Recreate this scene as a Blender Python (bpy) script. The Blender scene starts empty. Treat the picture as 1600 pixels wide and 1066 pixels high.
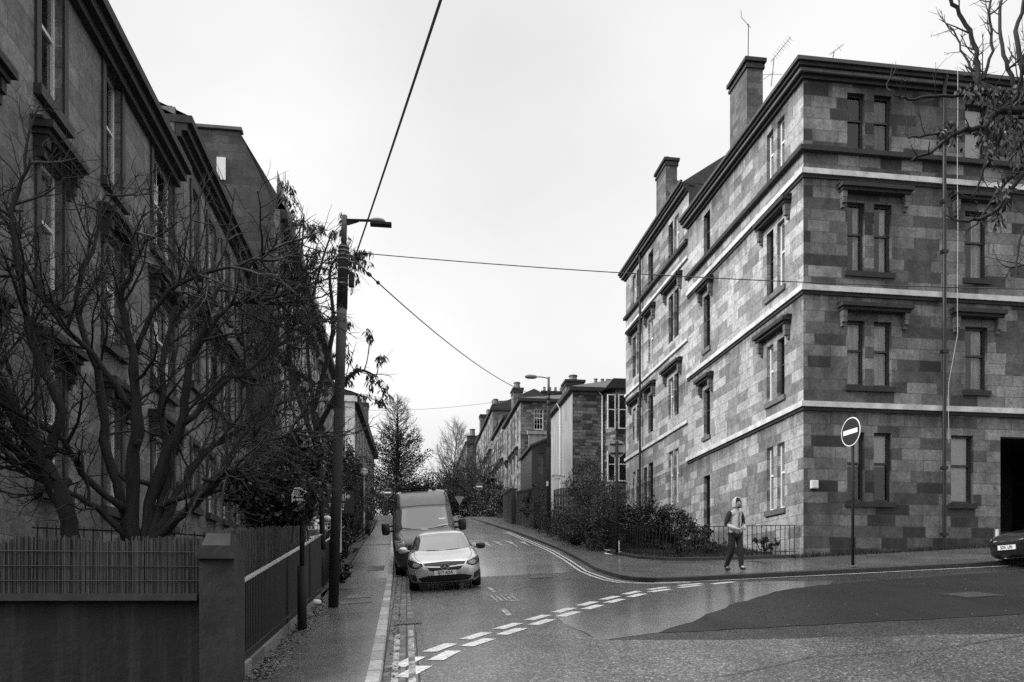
import bpy, bmesh, math, random
from mathutils import Vector, Matrix, Euler
from mathutils.bvhtree import BVHTree
R = math.radians
scn = bpy.context.scene
COL = scn.collection

# ------------------------------------------------------------------ camera, sky, sun, exposure
# world: +X runs along the main road, +Y up the side street, eye height z = 1.6
cam = bpy.data.cameras.new("Camera")
camera = bpy.data.objects.new("Camera", cam); COL.objects.link(camera)
camera.location = (0, 0, 1.6); camera.rotation_euler = (R(90), 0, R(-7.816))
cam.sensor_width = 36; cam.lens = 27.0; cam.shift_y = 0.2490
cam.clip_start = 0.05; cam.clip_end = 2000
scn.camera = camera

SUN_EL, SUN_AZ = 32.0, -96.0            # azimuth measured from +Y, negative = left
world = bpy.data.worlds.new("World"); scn.world = world; world.use_nodes = True
nt = world.node_tree; nt.nodes.clear()
wo = nt.nodes.new('ShaderNodeOutputWorld'); bg = nt.nodes.new('ShaderNodeBackground')
sky = nt.nodes.new('ShaderNodeTexSky'); sky.sky_type = 'NISHITA'; sky.sun_disc = False
sky.sun_elevation = R(SUN_EL); sky.sun_rotation = R(SUN_AZ); sky.air_density = 1.0; sky.dust_density = 6.0
bw = nt.nodes.new('ShaderNodeRGBToBW'); nt.links.new(sky.outputs[0], bw.inputs[0])
tc = nt.nodes.new('ShaderNodeTexCoord')
mp = nt.nodes.new('ShaderNodeMapping'); mp.inputs['Scale'].default_value = (1, 1, 1.6)
nt.links.new(tc.outputs['Generated'], mp.inputs[0])
nz = nt.nodes.new('ShaderNodeTexNoise'); nz.inputs['Scale'].default_value = 1.7; nz.inputs['Detail'].default_value = 5
nz.inputs['Roughness'].default_value = 0.4
nt.links.new(mp.outputs[0], nz.inputs[0])
cl = nt.nodes.new('ShaderNodeMapRange'); cl.inputs[1].default_value = .3; cl.inputs[2].default_value = .7
cl.inputs[3].default_value = 2.5; cl.inputs[4].default_value = 3.7      # the overcast deck
nt.links.new(nz.outputs[0], cl.inputs[0])
mx = nt.nodes.new('ShaderNodeMix'); mx.data_type = 'FLOAT'; mx.inputs[0].default_value = .86
nt.links.new(bw.outputs[0], mx.inputs[2]); nt.links.new(cl.outputs[0], mx.inputs[3])
sz = nt.nodes.new('ShaderNodeSeparateXYZ'); nt.links.new(tc.outputs['Generated'], sz.inputs[0])
zen = nt.nodes.new('ShaderNodeMapRange'); zen.interpolation_type = 'SMOOTHSTEP'      # an overcast sky is brightest overhead
for k_, v_ in ((1, .6), (2, 1.), (3, 1.), (4, 2.6)): zen.inputs[k_].default_value = v_
nt.links.new(sz.outputs[2], zen.inputs[0])
mu = nt.nodes.new('ShaderNodeMath'); mu.operation = 'MULTIPLY'; nt.links.new(mx.outputs[0], mu.inputs[0]); nt.links.new(zen.outputs[0], mu.inputs[1])
nt.links.new(mu.outputs[0], bg.inputs[0]); bg.inputs[1].default_value = .12
nt.links.new(bg.outputs[0], wo.inputs[0])

sl = bpy.data.lights.new("Sun", 'SUN'); sl.energy = 1.5; sl.angle = R(25); sl.color = (1, 1, 1)
sun = bpy.data.objects.new("Sun", sl); COL.objects.link(sun)
az, el = R(SUN_AZ), R(SUN_EL)
sdir = Vector((math.sin(az)*math.cos(el), math.cos(az)*math.cos(el), math.sin(el)))
sun.rotation_euler = sdir.to_track_quat('Z', 'Y').to_euler(); sun.location = sdir*80

scn.view_settings.view_transform = 'Standard'; scn.view_settings.look = 'None'
scn.view_settings.exposure = 1.28; scn.view_settings.gamma = 1.0
scn.render.engine = 'CYCLES'
scn.cycles.use_denoising = False
scn.cycles.max_bounces = 6; scn.cycles.diffuse_bounces = 3; scn.cycles.transparent_max_bounces = 16
scn.cycles.caustics_reflective = False; scn.cycles.caustics_refractive = False

# ------------------------------------------------------------------ the lie of the land and a surveyor's helpers
F, HY, CX, CA, SA = 1200., 932., 800., .9907, .136
def G(t, s):
    """height of the hill at a point"""
    tt = max(-30, min(40, t)); ss = max(-30, s)
    if ss < 22: return .0581*tt+.092*ss
    z = .092*22 + .147*(min(ss, 58)-22)
    if ss > 58:
        e = min(ss, 64)-58; z += .147*e-.147*e*e/12.
        if ss > 64: z -= .015*(min(ss, 200)-64)
    c = .0581*(1-max(0, min(1, (ss-22)/28.)))
    return z+c*(tt-2.3)+.0581*2.3
def P(px, py, d):
    X = (px-CX)/F*d
    return Vector((CA*X+SA*d, -SA*X+CA*d, (HY-py)/F*d+1.6))
def GP(px, py, h=0):
    d = 3.
    while d < 150:
        p = P(px, py, d)
        if p.z < G(p.x, p.y)+h: return p
        d += .02
    return p
def Sx(px, t):                       # y on the plane x = t
    r = (px-CX)/F
    return (CA*t-r*SA*t)/(SA+r*CA)
def Tx(px, s):                       # x on the plane y = s
    r = (px-CX)/F
    return (r*CA+SA)*s/(CA-r*SA)
def Zp(py, t, s): return 1.6+(HY-py)/F*(SA*t+CA*s)

# ------------------------------------------------------------------ materials
MATS = {}
class NT:
    def __init__(s, name):
        s.m = bpy.data.materials.new(name); s.m.use_nodes = True
        s.t = s.m.node_tree; s.b = s.t.nodes['Principled BSDF']
        s.out = s.t.nodes['Material Output']
    def n(s, typ, **kw):
        o = s.t.nodes.new(typ)
        for k, v in kw.items():
            if k.startswith('i_'):
                key = k[2:]; key = int(key) if key.isdigit() else key.replace('_', ' ')
                o.inputs[key].default_value = v
            else: setattr(o, k, v)
        return o
    def l(s, a, b): s.t.links.new(a, b)
    def math(s, op, a, b=0., c=None):
        o = s.n('ShaderNodeMath', operation=op)
        for i, v in enumerate((a, b, c)):
            if v is None: continue
            if isinstance(v, (int, float)): o.inputs[i].default_value = v
            else: s.l(v, o.inputs[i])
        return o.outputs[0]
    def ramp(s, fac, stops, interp='LINEAR'):
        o = s.n('ShaderNodeValToRGB'); cr = o.color_ramp; cr.interpolation = interp
        while len(cr.elements) < len(stops): cr.elements.new(.5)
        for e, (p, v) in zip(cr.elements, stops): e.position = p; e.color = (v, v, v, 1)
        s.l(fac, o.inputs[0]); return o.outputs[0]
    def noise(s, scale, detail=4, rough=.55, vec=None, stretch=None, dist=0.):
        o = s.n('ShaderNodeTexNoise'); o.inputs['Scale'].default_value = scale
        o.inputs['Detail'].default_value = detail; o.inputs['Roughness'].default_value = rough
        o.inputs['Distortion'].default_value = dist
        if vec is None: vec = s.n('ShaderNodeNewGeometry').outputs['Position']
        if stretch:
            m = s.n('ShaderNodeMapping'); m.inputs['Scale'].default_value = stretch
            s.l(vec, m.inputs[0]); vec = m.outputs[0]
        s.l(vec, o.inputs[0]); return o.outputs[0]
    def mulcol(s, a, b): return s.math('MULTIPLY', a, b)
    def bump(s, h, strength=.3, dist=.01):
        o = s.n('ShaderNodeBump'); o.inputs['Strength'].default_value = strength
        o.inputs['Distance'].default_value = dist
        s.l(h, o.inputs['Height']); s.l(o.outputs[0], s.b.inputs['Normal'])
    def base(s, v):
        if isinstance(v, (int, float)): s.b.inputs['Base Color'].default_value = (v, v, v, 1)
        else: s.l(v, s.b.inputs['Base Color'])
    def rough(s, v):
        if isinstance(v, (int, float)): s.b.inputs['Roughness'].default_value = v
        else: s.l(v, s.b.inputs['Roughness'])
def plain(name, v, rough=.6, var=.25, scale=8., spec=.5, metal=0., bump=0., stretch=None):
    """one tone with some natural unevenness"""
    m = NT(name)
    nz_ = m.noise(scale, 5, .6, stretch=stretch)
    m.base(m.ramp(nz_, [(.25, v*(1-var)), (.75, v*(1+var))]))
    m.rough(rough); m.b.inputs['Metallic'].default_value = metal; m.b.inputs['Specular IOR Level'].default_value = spec
    if bump: m.bump(nz_, bump, .02)
    MATS[name] = m.m; return m.m
def stone(name, lo, hi, bw_=.75, bh=.33, mortar=.5, mid=.5, sootscale=.5, soot=.5, gap=.012, bump=.35, roughen=.75, contrast=(.2, .8), ledges=()):
    """coursed ashlar: block tones, joints and soot"""
    m = NT(name)
    g = m.n('ShaderNodeNewGeometry')
    sp = m.n('ShaderNodeSeparateXYZ'); m.l(g.outputs['Position'], sp.inputs[0])
    sn = m.n('ShaderNodeSeparateXYZ'); m.l(g.outputs['True Normal'], sn.inputs[0])
    isx = m.math('GREATER_THAN', m.math('ABSOLUTE', sn.outputs[0]), .5)
    u = m.math('ADD', m.math('MULTIPLY', sp.outputs[1], isx), m.math('MULTIPLY', sp.outputs[0], m.math('SUBTRACT', 1, isx)))
    row = m.math('FLOOR', m.math('DIVIDE', sp.outputs[2], bh))
    wn = m.n('ShaderNodeTexWhiteNoise', noise_dimensions='1D'); m.l(row, wn.inputs['W'])
    u2 = m.math('ADD', m.math('MULTIPLY', u, m.math('ADD', m.math('MULTIPLY', wn.outputs[0], .6), .72)), m.math('MULTIPLY', wn.outputs[0], 13.7))
    cv = m.n('ShaderNodeCombineXYZ'); m.l(u2, cv.inputs[0]); m.l(sp.outputs[2], cv.inputs[1])
    br = m.n('ShaderNodeTexBrick'); m.l(cv.outputs[0], br.inputs['Vector'])
    br.offset = .5; br.inputs['Scale'].default_value = 1
    br.inputs['Color1'].default_value = (0, 0, 0, 1); br.inputs['Color2'].default_value = (1, 1, 1, 1); br.inputs['Mortar'].default_value = (.5, .5, .5, 1)
    br.inputs['Mortar Size'].default_value = gap; br.inputs['Mortar Smooth'].default_value = .3
    br.inputs['Brick Width'].default_value = bw_; br.inputs['Row Height'].default_value = bh
    tone = m.ramp(br.outputs['Color'], [(contrast[0], lo), (mid, lo+(hi-lo)*.5), (contrast[1], hi)])
    fine = m.noise(14, 6, .7)
    tone = m.math('MULTIPLY', tone, m.ramp(fine, [(.3, .62), (.7, 1.25)]))
    big = m.noise(sootscale, 5, .65, stretch=(1, 1, .45))
    tone = m.math('MULTIPLY', tone, m.ramp(big, [(.32, 1-soot), (.62, 1.08)]))
    drip = m.noise(2.2, 4, .6, stretch=(1, 1, .12))
    tone = m.math('MULTIPLY', tone, m.ramp(drip, [(.3, 1-soot*.5), (.55, 1.0)]))
    mot = m.noise(4.2, 6, .72, dist=.6)                       # mottling inside each block
    tone = m.math('MULTIPLY', tone, m.ramp(mot, [(.28, .55), (.5, 1.), (.72, 1.32)]))
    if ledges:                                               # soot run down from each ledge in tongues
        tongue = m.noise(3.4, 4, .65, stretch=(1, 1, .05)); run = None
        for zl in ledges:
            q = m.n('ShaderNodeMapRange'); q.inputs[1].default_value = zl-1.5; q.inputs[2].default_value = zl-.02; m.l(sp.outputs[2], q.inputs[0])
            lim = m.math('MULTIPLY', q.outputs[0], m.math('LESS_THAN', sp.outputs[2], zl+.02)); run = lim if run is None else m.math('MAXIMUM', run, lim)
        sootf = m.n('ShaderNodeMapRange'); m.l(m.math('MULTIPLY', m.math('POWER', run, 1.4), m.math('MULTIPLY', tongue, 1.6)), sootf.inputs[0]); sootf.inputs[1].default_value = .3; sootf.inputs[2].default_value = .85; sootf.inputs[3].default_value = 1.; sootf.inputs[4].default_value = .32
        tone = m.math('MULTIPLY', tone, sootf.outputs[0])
    mm = m.n('ShaderNodeMix', data_type='FLOAT'); m.l(br.outputs['Fac'], mm.inputs[0]); m.l(tone, mm.inputs[2])
    m.l(m.math('MULTIPLY', tone, mortar), mm.inputs[3])
    m.base(mm.outputs[0]); m.rough(roughen)
    h = m.math('SUBTRACT', m.math('MULTIPLY', fine, .5), m.math('MULTIPLY', br.outputs['Fac'], 1.))
    m.bump(h, bump, .02)
    MATS[name] = m.m; return m.m

# sandstone
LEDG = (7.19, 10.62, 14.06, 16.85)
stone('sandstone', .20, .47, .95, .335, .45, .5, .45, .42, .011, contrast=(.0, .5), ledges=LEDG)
stone('sandstone_front', .04, .33, .86, .335, .55, .5, .6, .6, .009, contrast=(.06, 1.05), ledges=LEDG)  # soot, plus the shade of this side put into the lower tone
stone('dark_ashlar', .15, .24, 1.25, .36, .45, .5, .5, .45, .008)
stone('rubble', .05, .24, .45, .2, .6, .5, .8, .4, .02, .6)
stone('gable_stone', .055, .10, .8, .3, .6, .5, .7, .4, .01)
stone('terrace_stone', .10, .32, .7, .33, .7, .5, .6, .4, .012)
stone('chimney_stone', .09, .17, .5, .25, .7, .5, .8, .4, .01)
plain('dressed_stone', .13, .8, .35, 5, bump=.2)
plain('pale_course', .58, .7, .42, 2.2, bump=.15)
plain('sooty_stone', .028, .8, .5, 4, bump=.25)
plain('dark_surround', .035, .7, .4, 4)
plain('render', .27, .85, .35, 2.2, bump=.5, stretch=(1, 1, .3))
plain('slate', .03, .45, .5, 6, bump=.3)
plain('lead', .05, .5, .3, 5)
plain('white_paint', .78, .4, .08, 5)
plain('black_paint', .010, .4, .3, 12)
plain('frame_dark', .03, .4, .3, 9)
plain('clay_pot', .16, .8, .3, 9)
plain('net_curtain', .62, .9, .6, 11, stretch=(1, 1, .12))
plain('white_blind', .85, .8, .08, 3)
plain('grey_curtain', .22, .9, .4, 30, stretch=(1, 1, .03))
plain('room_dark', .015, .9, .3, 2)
plain('galvanised', .22, .45, .25, 9, metal=.4)
plain('column_grey', .09, .55, .35, 5, stretch=(1, 1, .3))
plain('column_black', .010, .8, .5, 6, stretch=(1, 1, .2))
plain('cable', .02, .5, .2, 10)
plain('white_cable', .45, .5, .1, 10)
plain('bark', .016, .85, .7, 16, bump=1., stretch=(1, 1, .22))
plain('twig', .018, .7, .4, 20)
plain('pale_twig', .15, .6, .5, 8)
plain('birch_bark', .10, .7, .6, 5, stretch=(1, 1, 2.5))
plain('leaf_dark', .014, .45, .6, 2.5)
plain('leaf_mid', .034, .5, .6, 2.5)
plain('leaf_grey', .10, .55, .6, 2)
plain('dead_leaf', .12, .6, .9, 12)
plain('grass', .055, .8, .6, 4)
plain('soil', .045, .9, .5, 3, bump=.4)
plain('wood_dark', .05, .7, .5, 9, stretch=(1, 1, .15), bump=.3)
plain('kerb_dark', .035, .5, .4, 6, bump=.3)
plain('skin', .48, .6, .12, 20)
plain('denim', .022, .8, .4, 30)
plain('hoodie', .62, .9, .15, 22)
plain('sleeve_dark', .018, .8, .3, 20)
plain('shoe', .03, .6, .3, 20)
plain('hair', .012, .7, .3, 40)
plain('rubber', .012, .7, .3, 20)
plain('plastic_black', .012, .4, .2, 10)
plain('chrome', .75, .12, .05, 5, metal=1)
plain('sign_dark', .03, .4, .15, 9); plain('sign_white', .85, .4, .05, 9); plain('sign_back', .34, .5, .15, 6)
plain('pillar_stone', .028, .85, .55, 4, bump=.9)
plain('litter_white', .75, .7, .1, 9)

def carpaint(name, v, rough=.3, coat=.8, metal=.55):
    m = NT(name)
    fl = m.noise(400, 2, .5); dirt = m.noise(2.4, 6, .65)
    m.base(m.math('MULTIPLY', m.ramp(fl, [(.3, v*.88), (.7, v*1.12)]), m.ramp(dirt, [(.3, .8), (.7, 1.05)])))
    m.rough(m.ramp(dirt, [(.3, rough+.15), (.7, rough)])); m.b.inputs['Metallic'].default_value = metal
    m.b.inputs['Coat Weight'].default_value = coat; m.b.inputs['Coat Roughness'].default_value = .08
    MATS[name] = m.m
carpaint('silver_paint', .72); carpaint('van_paint', .075, .35, .6, .4); carpaint('black_car_paint', .012, .25, .8, .2)

def glass(name, tint=.0, refl=.035, rough=.03):
    m = NT(name); t = m.t
    t.nodes.remove(m.b)
    tr = m.n('ShaderNodeBsdfTransparent'); tr.inputs[0].default_value = (.93-tint,)*3+(1,)
    gl = m.n('ShaderNodeBsdfGlossy'); gl.inputs['Roughness'].default_value = rough; gl.inputs[0].default_value = (.9, .9, .9, 1)
    nb = m.n('ShaderNodeBump'); nb.inputs['Strength'].default_value = .12; nb.inputs['Distance'].default_value = .02
    m.l(m.noise(1.1, 2, .5), nb.inputs['Height']); m.l(nb.outputs[0], gl.inputs['Normal'])
    fr = m.n('ShaderNodeFresnel'); fr.inputs[0].default_value = 1.5
    a = m.math('ADD', m.math('MULTIPLY', fr.outputs[0], .9), refl)
    mxs = m.n('ShaderNodeMixShader'); m.l(a, mxs.inputs[0]); m.l(tr.outputs[0], mxs.inputs[1]); m.l(gl.outputs[0], mxs.inputs[2])
    m.l(mxs.outputs[0], m.out.inputs[0]); MATS[name] = m.m
glass('glass'); glass('car_glass', .35, .06, .02)
def lampglass(name, v):
    m = NT(name); m.base(v); m.rough(.1); m.b.inputs['Transmission Weight'].default_value = .5; MATS[name] = m.m
lampglass('headlight_glass', .55); plain('globe_glass', .85, .2, .05, 4)

def asphalt(name, v, coarse=1., wet=.3, dryrough=.65, wetrough=.22, big=.5, bump=.6, grainscale=38, wetscale=.35):
    m = NT(name)
    sm = m.n('ShaderNodeTexVoronoi'); sm.inputs['Scale'].default_value = grainscale
    m.l(m.n('ShaderNodeNewGeometry').outputs['Position'], sm.inputs['Vector'])
    grain = m.ramp(sm.outputs['Color'], [(.2, 1-.75*coarse), (.75, 1+.4*coarse), (.95, 1+2.6*coarse)])
    fine = m.noise(95, 3, .7)
    bigp = m.noise(big, 6, .62, stretch=(1, .6, 1), dist=.4)
    mid_ = m.noise(3.1, 5, .7)
    c = m.math('MULTIPLY', m.math('MULTIPLY', grain, v), m.ramp(bigp, [(.35, .62), (.65, 1.3)]))
    c = m.math('MULTIPLY', c, m.ramp(fine, [(.3, .7), (.7, 1.3)]))
    c = m.math('MULTIPLY', c, m.ramp(mid_, [(.3, .75), (.7, 1.2)]))
    m.base(c)
    wn = m.noise(wetscale, 4, .6, stretch=(1.4, .5, 1), dist=.6)
    w = m.ramp(wn, [(.5-wet*.5-.08, wetrough), (.5-wet*.5+.16, dryrough)])
    m.rough(m.math('ADD', w, m.math('MULTIPLY', m.math('SUBTRACT', fine, .5), .15)))
    hh = m.math('ADD', m.math('MULTIPLY', sm.outputs['Distance'], coarse), m.math('MULTIPLY', fine, .4))
    m.bump(hh, bump, .012); MATS[name] = m.m
asphalt('asphalt_old', .09, 1.05, .5, .5, .2, .5, .6, 48, .4)
asphalt('asphalt_coarse', .036, 1.05, .3, .6, .25, .35, .6, 50, .22)
asphalt('asphalt_side', .22, .6, .75, .30, .10, .6, .05, 90)
asphalt('asphalt_smooth', .18, .3, .85, .26, .09, .5, .04, 90, .3)
asphalt('asphalt_black', .013, .6, .1, .75, .45, .35, .35, 90)
asphalt('pavement_tar', .11, .5, .7, .36, .13, .9, .08, 90, .8)
for k_, c_ in (('asphalt_side', .9), ('asphalt_smooth', 1.), ('pavement_tar', .5), ('asphalt_old', .35)):     # the film of rain
    b_ = MATS[k_].node_tree.nodes['Principled BSDF']; b_.inputs['Coat Weight'].default_value = c_; b_.inputs['Coat Roughness'].default_value = .16
for k_ in ('asphalt_black', 'asphalt_coarse'): MATS[k_].node_tree.nodes['Principled BSDF'].inputs['Specular IOR Level'].default_value = .3
def marking(name):
    m = NT(name)
    a = m.noise(26, 5, .75); b = m.noise(5, 4, .6)
    w = m.math('MULTIPLY', m.ramp(a, [(.36, .3), (.5, 1.)]), m.ramp(b, [(.3, .65), (.6, 1.)]))
    m.base(m.math('MULTIPLY', w, .8)); m.rough(.5); m.bump(a, .3, .006); MATS[name] = m.m
marking('road_paint')
def worn(name):
    m = NT(name)
    a = m.noise(30, 5, .75); b = m.noise(4, 4, .6)
    w = m.ramp(m.math('MULTIPLY', a, b), [(.2, .07), (.32, .55)])
    m.base(w); m.rough(.5); MATS[name] = m.m
worn('worn_paint')
def setts(name, lo, hi, bw_, bh, axis):
    m = NT(name); sp = m.n('ShaderNodeSeparateXYZ'); m.l(m.n('ShaderNodeNewGeometry').outputs['Position'], sp.inputs[0])
    cv = m.n('ShaderNodeCombineXYZ'); m.l(sp.outputs[axis], cv.inputs[0]); m.l(sp.outputs[1-axis], cv.inputs[1])
    br = m.n('ShaderNodeTexBrick'); m.l(cv.outputs[0], br.inputs['Vector']); br.inputs['Scale'].default_value = 1
    br.inputs['Color1'].default_value = (lo, lo, lo, 1); br.inputs['Color2'].default_value = (hi, hi, hi, 1); br.inputs['Mortar'].default_value = (.02, .02, .02, 1)
    br.inputs['Mortar Size'].default_value = .012; br.inputs['Brick Width'].default_value = bw_; br.inputs['Row Height'].default_value = bh
    fine = m.noise(20, 5, .7)
    m.base(m.math('MULTIPLY', br.outputs['Color'], m.ramp(fine, [(.3, .55), (.7, 1.25)]))); m.rough(.55)
    m.bump(m.math('SUBTRACT', fine, m.math('MULTIPLY', br.outputs['Fac'], 2.)), .5, .012); MATS[name] = m.m
setts('kerb_stone', .22, .55, .62, 3., 1); setts('gutter_setts', .07, .25, .22, .13, 1)
def stained_wall(name):
    m = NT(name)
    a = m.noise(4.5, 5, .65, stretch=(1, 1, .05)); b = m.noise(9, 6, .7)
    m.base(m.math('MULTIPLY', m.ramp(a, [(.36, .002), (.5, .007), (.66, .034)]), m.ramp(b, [(.3, .6), (.7, 1.2)]))); m.rough(.75)
    m.bump(b, .4, .02); MATS[name] = m.m
stained_wall('stained_wall')
def reed(name, v=.07):
    m = NT(name)
    a = m.noise(60, 3, .6, stretch=(1, 1, .03)); b = m.noise(3.5, 4, .6)
    m.base(m.math('MULTIPLY', m.ramp(a, [(.3, v*.35), (.7, v*1.35)]), m.ramp(b, [(.3, .7), (.7, 1.15)]))); m.rough(.8); MATS[name] = m.m
reed('reed')

# ------------------------------------------------------------------ mesh helpers
class MB:
    def __init__(s): s.v = []; s.f = []; s.m = []; s.cur = 0
    def quad(s, a, b, c, d):
        i = len(s.v); s.v += [tuple(a), tuple(b), tuple(c), tuple(d)]; s.f.append((i, i+1, i+2, i+3)); s.m.append(s.cur)
    def tri(s, a, b, c):
        i = len(s.v); s.v += [tuple(a), tuple(b), tuple(c)]; s.f.append((i, i+1, i+2)); s.m.append(s.cur)
    def poly(s, pts):
        i = len(s.v); s.v += [tuple(p) for p in pts]; s.f.append(tuple(range(i, i+len(pts)))); s.m.append(s.cur)
    def hexa(s, p):       # eight corners: bottom 0-3 ccw, top 4-7
        i = len(s.v); s.v += [tuple(q) for q in p]
        for f in ((0, 3, 2, 1), (4, 5, 6, 7), (0, 1, 5, 4), (1, 2, 6, 5), (2, 3, 7, 6), (3, 0, 4, 7)):
            s.f.append(tuple(i+k for k in f)); s.m.append(s.cur)
    def box(s, x0, x1, y0, y1, z0, z1):
        s.hexa([(x0, y0, z0), (x1, y0, z0), (x1, y1, z0), (x0, y1, z0), (x0, y0, z1), (x1, y0, z1), (x1, y1, z1), (x0, y1, z1)])
    def grid(s, rows, closed=False):
        """rows of equal-length point lists -> quads"""
        i = len(s.v); n = len(rows[0])
        for r in rows: s.v += [tuple(p) for p in r]
        for a in range(len(rows)-1):
            for b in range(n if closed else n-1):
                c = (b+1) % n
                s.f.append((i+a*n+b, i+a*n+c, i+(a+1)*n+c, i+(a+1)*n+b)); s.m.append(s.cur)
    def tube(s, pts, rads, n=6, cap=True):
        pts = [Vector(p) for p in pts]
        if not isinstance(rads, (list, tuple)): rads = [rads]*len(pts)
        rows = []; up = None
        for k, p in enumerate(pts):
            d = (pts[min(k+1, len(pts)-1)]-pts[max(k-1, 0)])
            if d.length < 1e-9: d = Vector((0, 0, 1))
            d.normalize()
            if up is None:
                up = Vector((0, 0, 1)) if abs(d.z) < .9 else Vector((1, 0, 0))
            a = d.cross(up)
            if a.length < 1e-6: a = d.orthogonal()
            a.normalize(); b = a.cross(d).normalized(); up = b
            rows.append([p+(a*math.cos(2*math.pi*j/n)+b*math.sin(2*math.pi*j/n))*rads[k] for j in range(n)])
        i0 = len(s.v); s.grid(rows, True)
        if cap:
            s.f.append(tuple(i0+j for j in reversed(range(n)))); s.m.append(s.cur)
            s.f.append(tuple(i0+(len(pts)-1)*n+j for j in range(n))); s.m.append(s.cur)
    def lathe(s, prof, c=(0, 0, 0), n=16):
        rows = [[(c[0]+r*math.cos(2*math.pi*j/n), c[1]+r*math.sin(2*math.pi*j/n), c[2]+z) for j in range(n)] for r, z in prof]
        s.grid(rows, True)
    def prism(s, poly, y0, y1):      # polygon in x,z extruded along y
        a = [(x, y0, z) for x, z in poly]; b = [(x, y1, z) for x, z in poly]; n = len(poly)
        i = len(s.v); s.v += a+b
        s.f.append(tuple(i+k for k in range(n))); s.m.append(s.cur)
        s.f.append(tuple(i+n+k for k in reversed(range(n)))); s.m.append(s.cur)
        for k in range(n):
            q = (k+1) % n; s.f.append((i+q, i+k, i+n+k, i+n+q)); s.m.append(s.cur)
    def prismx(s, poly, x0, x1):     # polygon in y,z extruded along x
        j = len(s.v); s.prism(poly, 0, 1)
        s.v[j:] = [((x0 if b == 0 else x1), a, c) for a, b, c in s.v[j:]]
    def build(s, name, mats, parent=None, smooth=False, fixn=False, local=False):
        me = bpy.data.meshes.new(name)
        o = org(parent) if (parent is not None and not local) else Vector((0, 0, 0))
        me.from_pydata([(v[0]-o.x, v[1]-o.y, v[2]-o.z) for v in s.v], [], s.f)
        if isinstance(mats, str): mats = [mats]
        for q in mats: me.materials.append(MATS[q])
        if len(mats) > 1: me.polygons.foreach_set('material_index', s.m)
        if smooth: me.polygons.foreach_set('use_smooth', [True]*len(me.polygons))
        if fixn:
            bm = bmesh.new(); bm.from_mesh(me); bmesh.ops.remove_doubles(bm, verts=bm.verts, dist=1e-5)
            bmesh.ops.recalc_face_normals(bm, faces=bm.faces); bm.to_mesh(me); bm.free()
        ob = bpy.data.objects.new(name, me); COL.objects.link(ob)
        if parent is not None: ob.parent = parent
        return ob
def org(o):
    v = Vector((0, 0, 0))
    while o is not None: v = v+o.location; o = o.parent
    return v
def tag(o, label=None, cat=None, group=None, kind=None):
    if label: o['label'] = label
    if cat: o['category'] = cat
    if group: o['group'] = group
    if kind: o['kind'] = kind
    return o
def thing(name, loc, label, cat, group=None, rz=0.):
    o = bpy.data.objects.new(name, None); COL.objects.link(o); o.location = loc; o.rotation_euler = (0, 0, rz)
    o.empty_display_size = .3
    return tag(o, label, cat, group)
def struct(mb, name, mat, **k): return tag(mb.build(name, mat, **k), kind='structure')
def copy_tree(o, parent=None):
    c = o.copy(); COL.objects.link(c)
    if parent is not None: c.parent = parent
    for ch in list(o.children): copy_tree(ch, c)
    return c
def text_mesh(name, body, size, mat, parent, loc, rot, depth=.002, align='CENTER', sx=1., bold=0., gap=1.):
    cu = bpy.data.curves.new(name, 'FONT'); cu.body = body; cu.space_character = gap; cu.size = size; cu.align_x = align; cu.align_y = 'CENTER'
    cu.extrude = depth; cu.offset = bold; ob = bpy.data.objects.new(name, cu); COL.objects.link(ob)
    dg = bpy.context.evaluated_depsgraph_get(); me = bpy.data.meshes.new_from_object(ob.evaluated_get(dg))
    bpy.data.objects.remove(ob); bpy.data.curves.remove(cu)
    me.materials.clear(); me.materials.append(MATS[mat])
    o = bpy.data.objects.new(name, me); COL.objects.link(o); o.parent = parent; o.location = loc; o.rotation_euler = rot; o.scale = (sx, 1, 1)
    return o
# ------------------------------------------------------------------ ground, roads, pavements
KL = [(-30, -.24), (8, -.25), (18, -.35), (26, -.43), (40, -.60), (58, -.80), (76, -1.05)]     # (y, x) of the left kerb line
def kl(s):
    for (a, x), (b, y) in zip(KL, KL[1:]):
        if s <= b: return x+(y-x)*(s-a)/(b-a)
    return KL[-1][1]
# right kerb: along the main road, round the corner, up the side street
KR = [(60, 16.2), (30, 16.2), (20, 16.2), (14.3, 16.3), (10.2, 16.6), (7.7, 16.8), (6.4, 16.95), (5.75, 17.2), (5.4, 17.7), (5.3, 18.6), (5.35, 20), (5.55, 23), (5.7, 25.4), (5.85, 29), (5.85, 33), (5.75, 41.6), (5.3, 50), (4.8, 57.2), (4.6, 64), (4.5, 76)]
ys = [-60, -30, -12, -4, 0, 3, 5, 6, 7, 8, 9, 10, 11, 12, 13, 14, 15, 16, 17, 18, 19, 20, 21, 22, 23, 24, 26, 28, 30, 32, 34, 36, 38, 40, 42, 44, 46, 48, 50, 52, 54, 56, 58, 59, 60, 61, 62, 63, 64, 66, 70, 80, 100, 140, 200, 400, 900]
xs = [-900, -300, -100, -60, -30, -20, -12, -8, -4, -2, 0, 2, 4, 6, 8, 10, 12, 16, 20, 30, 40, 60, 100, 300, 900]
m = MB(); m.grid([[(x, y, G(x, y)-.06) for x in xs] for y in ys]); struct(m, 'ground', 'soil')
def sheet(x0, x1, y0, y1, h, nx, ny):
    m = MB(); rows = []
    for j in range(ny+1):
        y = y0+(y1-y0)*j/ny
        rows.append([(x0+(x1-x0)*i/nx, y, G(x0+(x1-x0)*i/nx, y)+h) for i in range(nx+1)])
    m.grid(rows); return m
struct(sheet(-40, 60, -14, 17.6, 0, 50, 16), 'main_road', 'asphalt_coarse')
struct(sheet(-3.2, 7.2, 17.6, 76, 0, 8, 146), 'side_street', 'asphalt_side')
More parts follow.
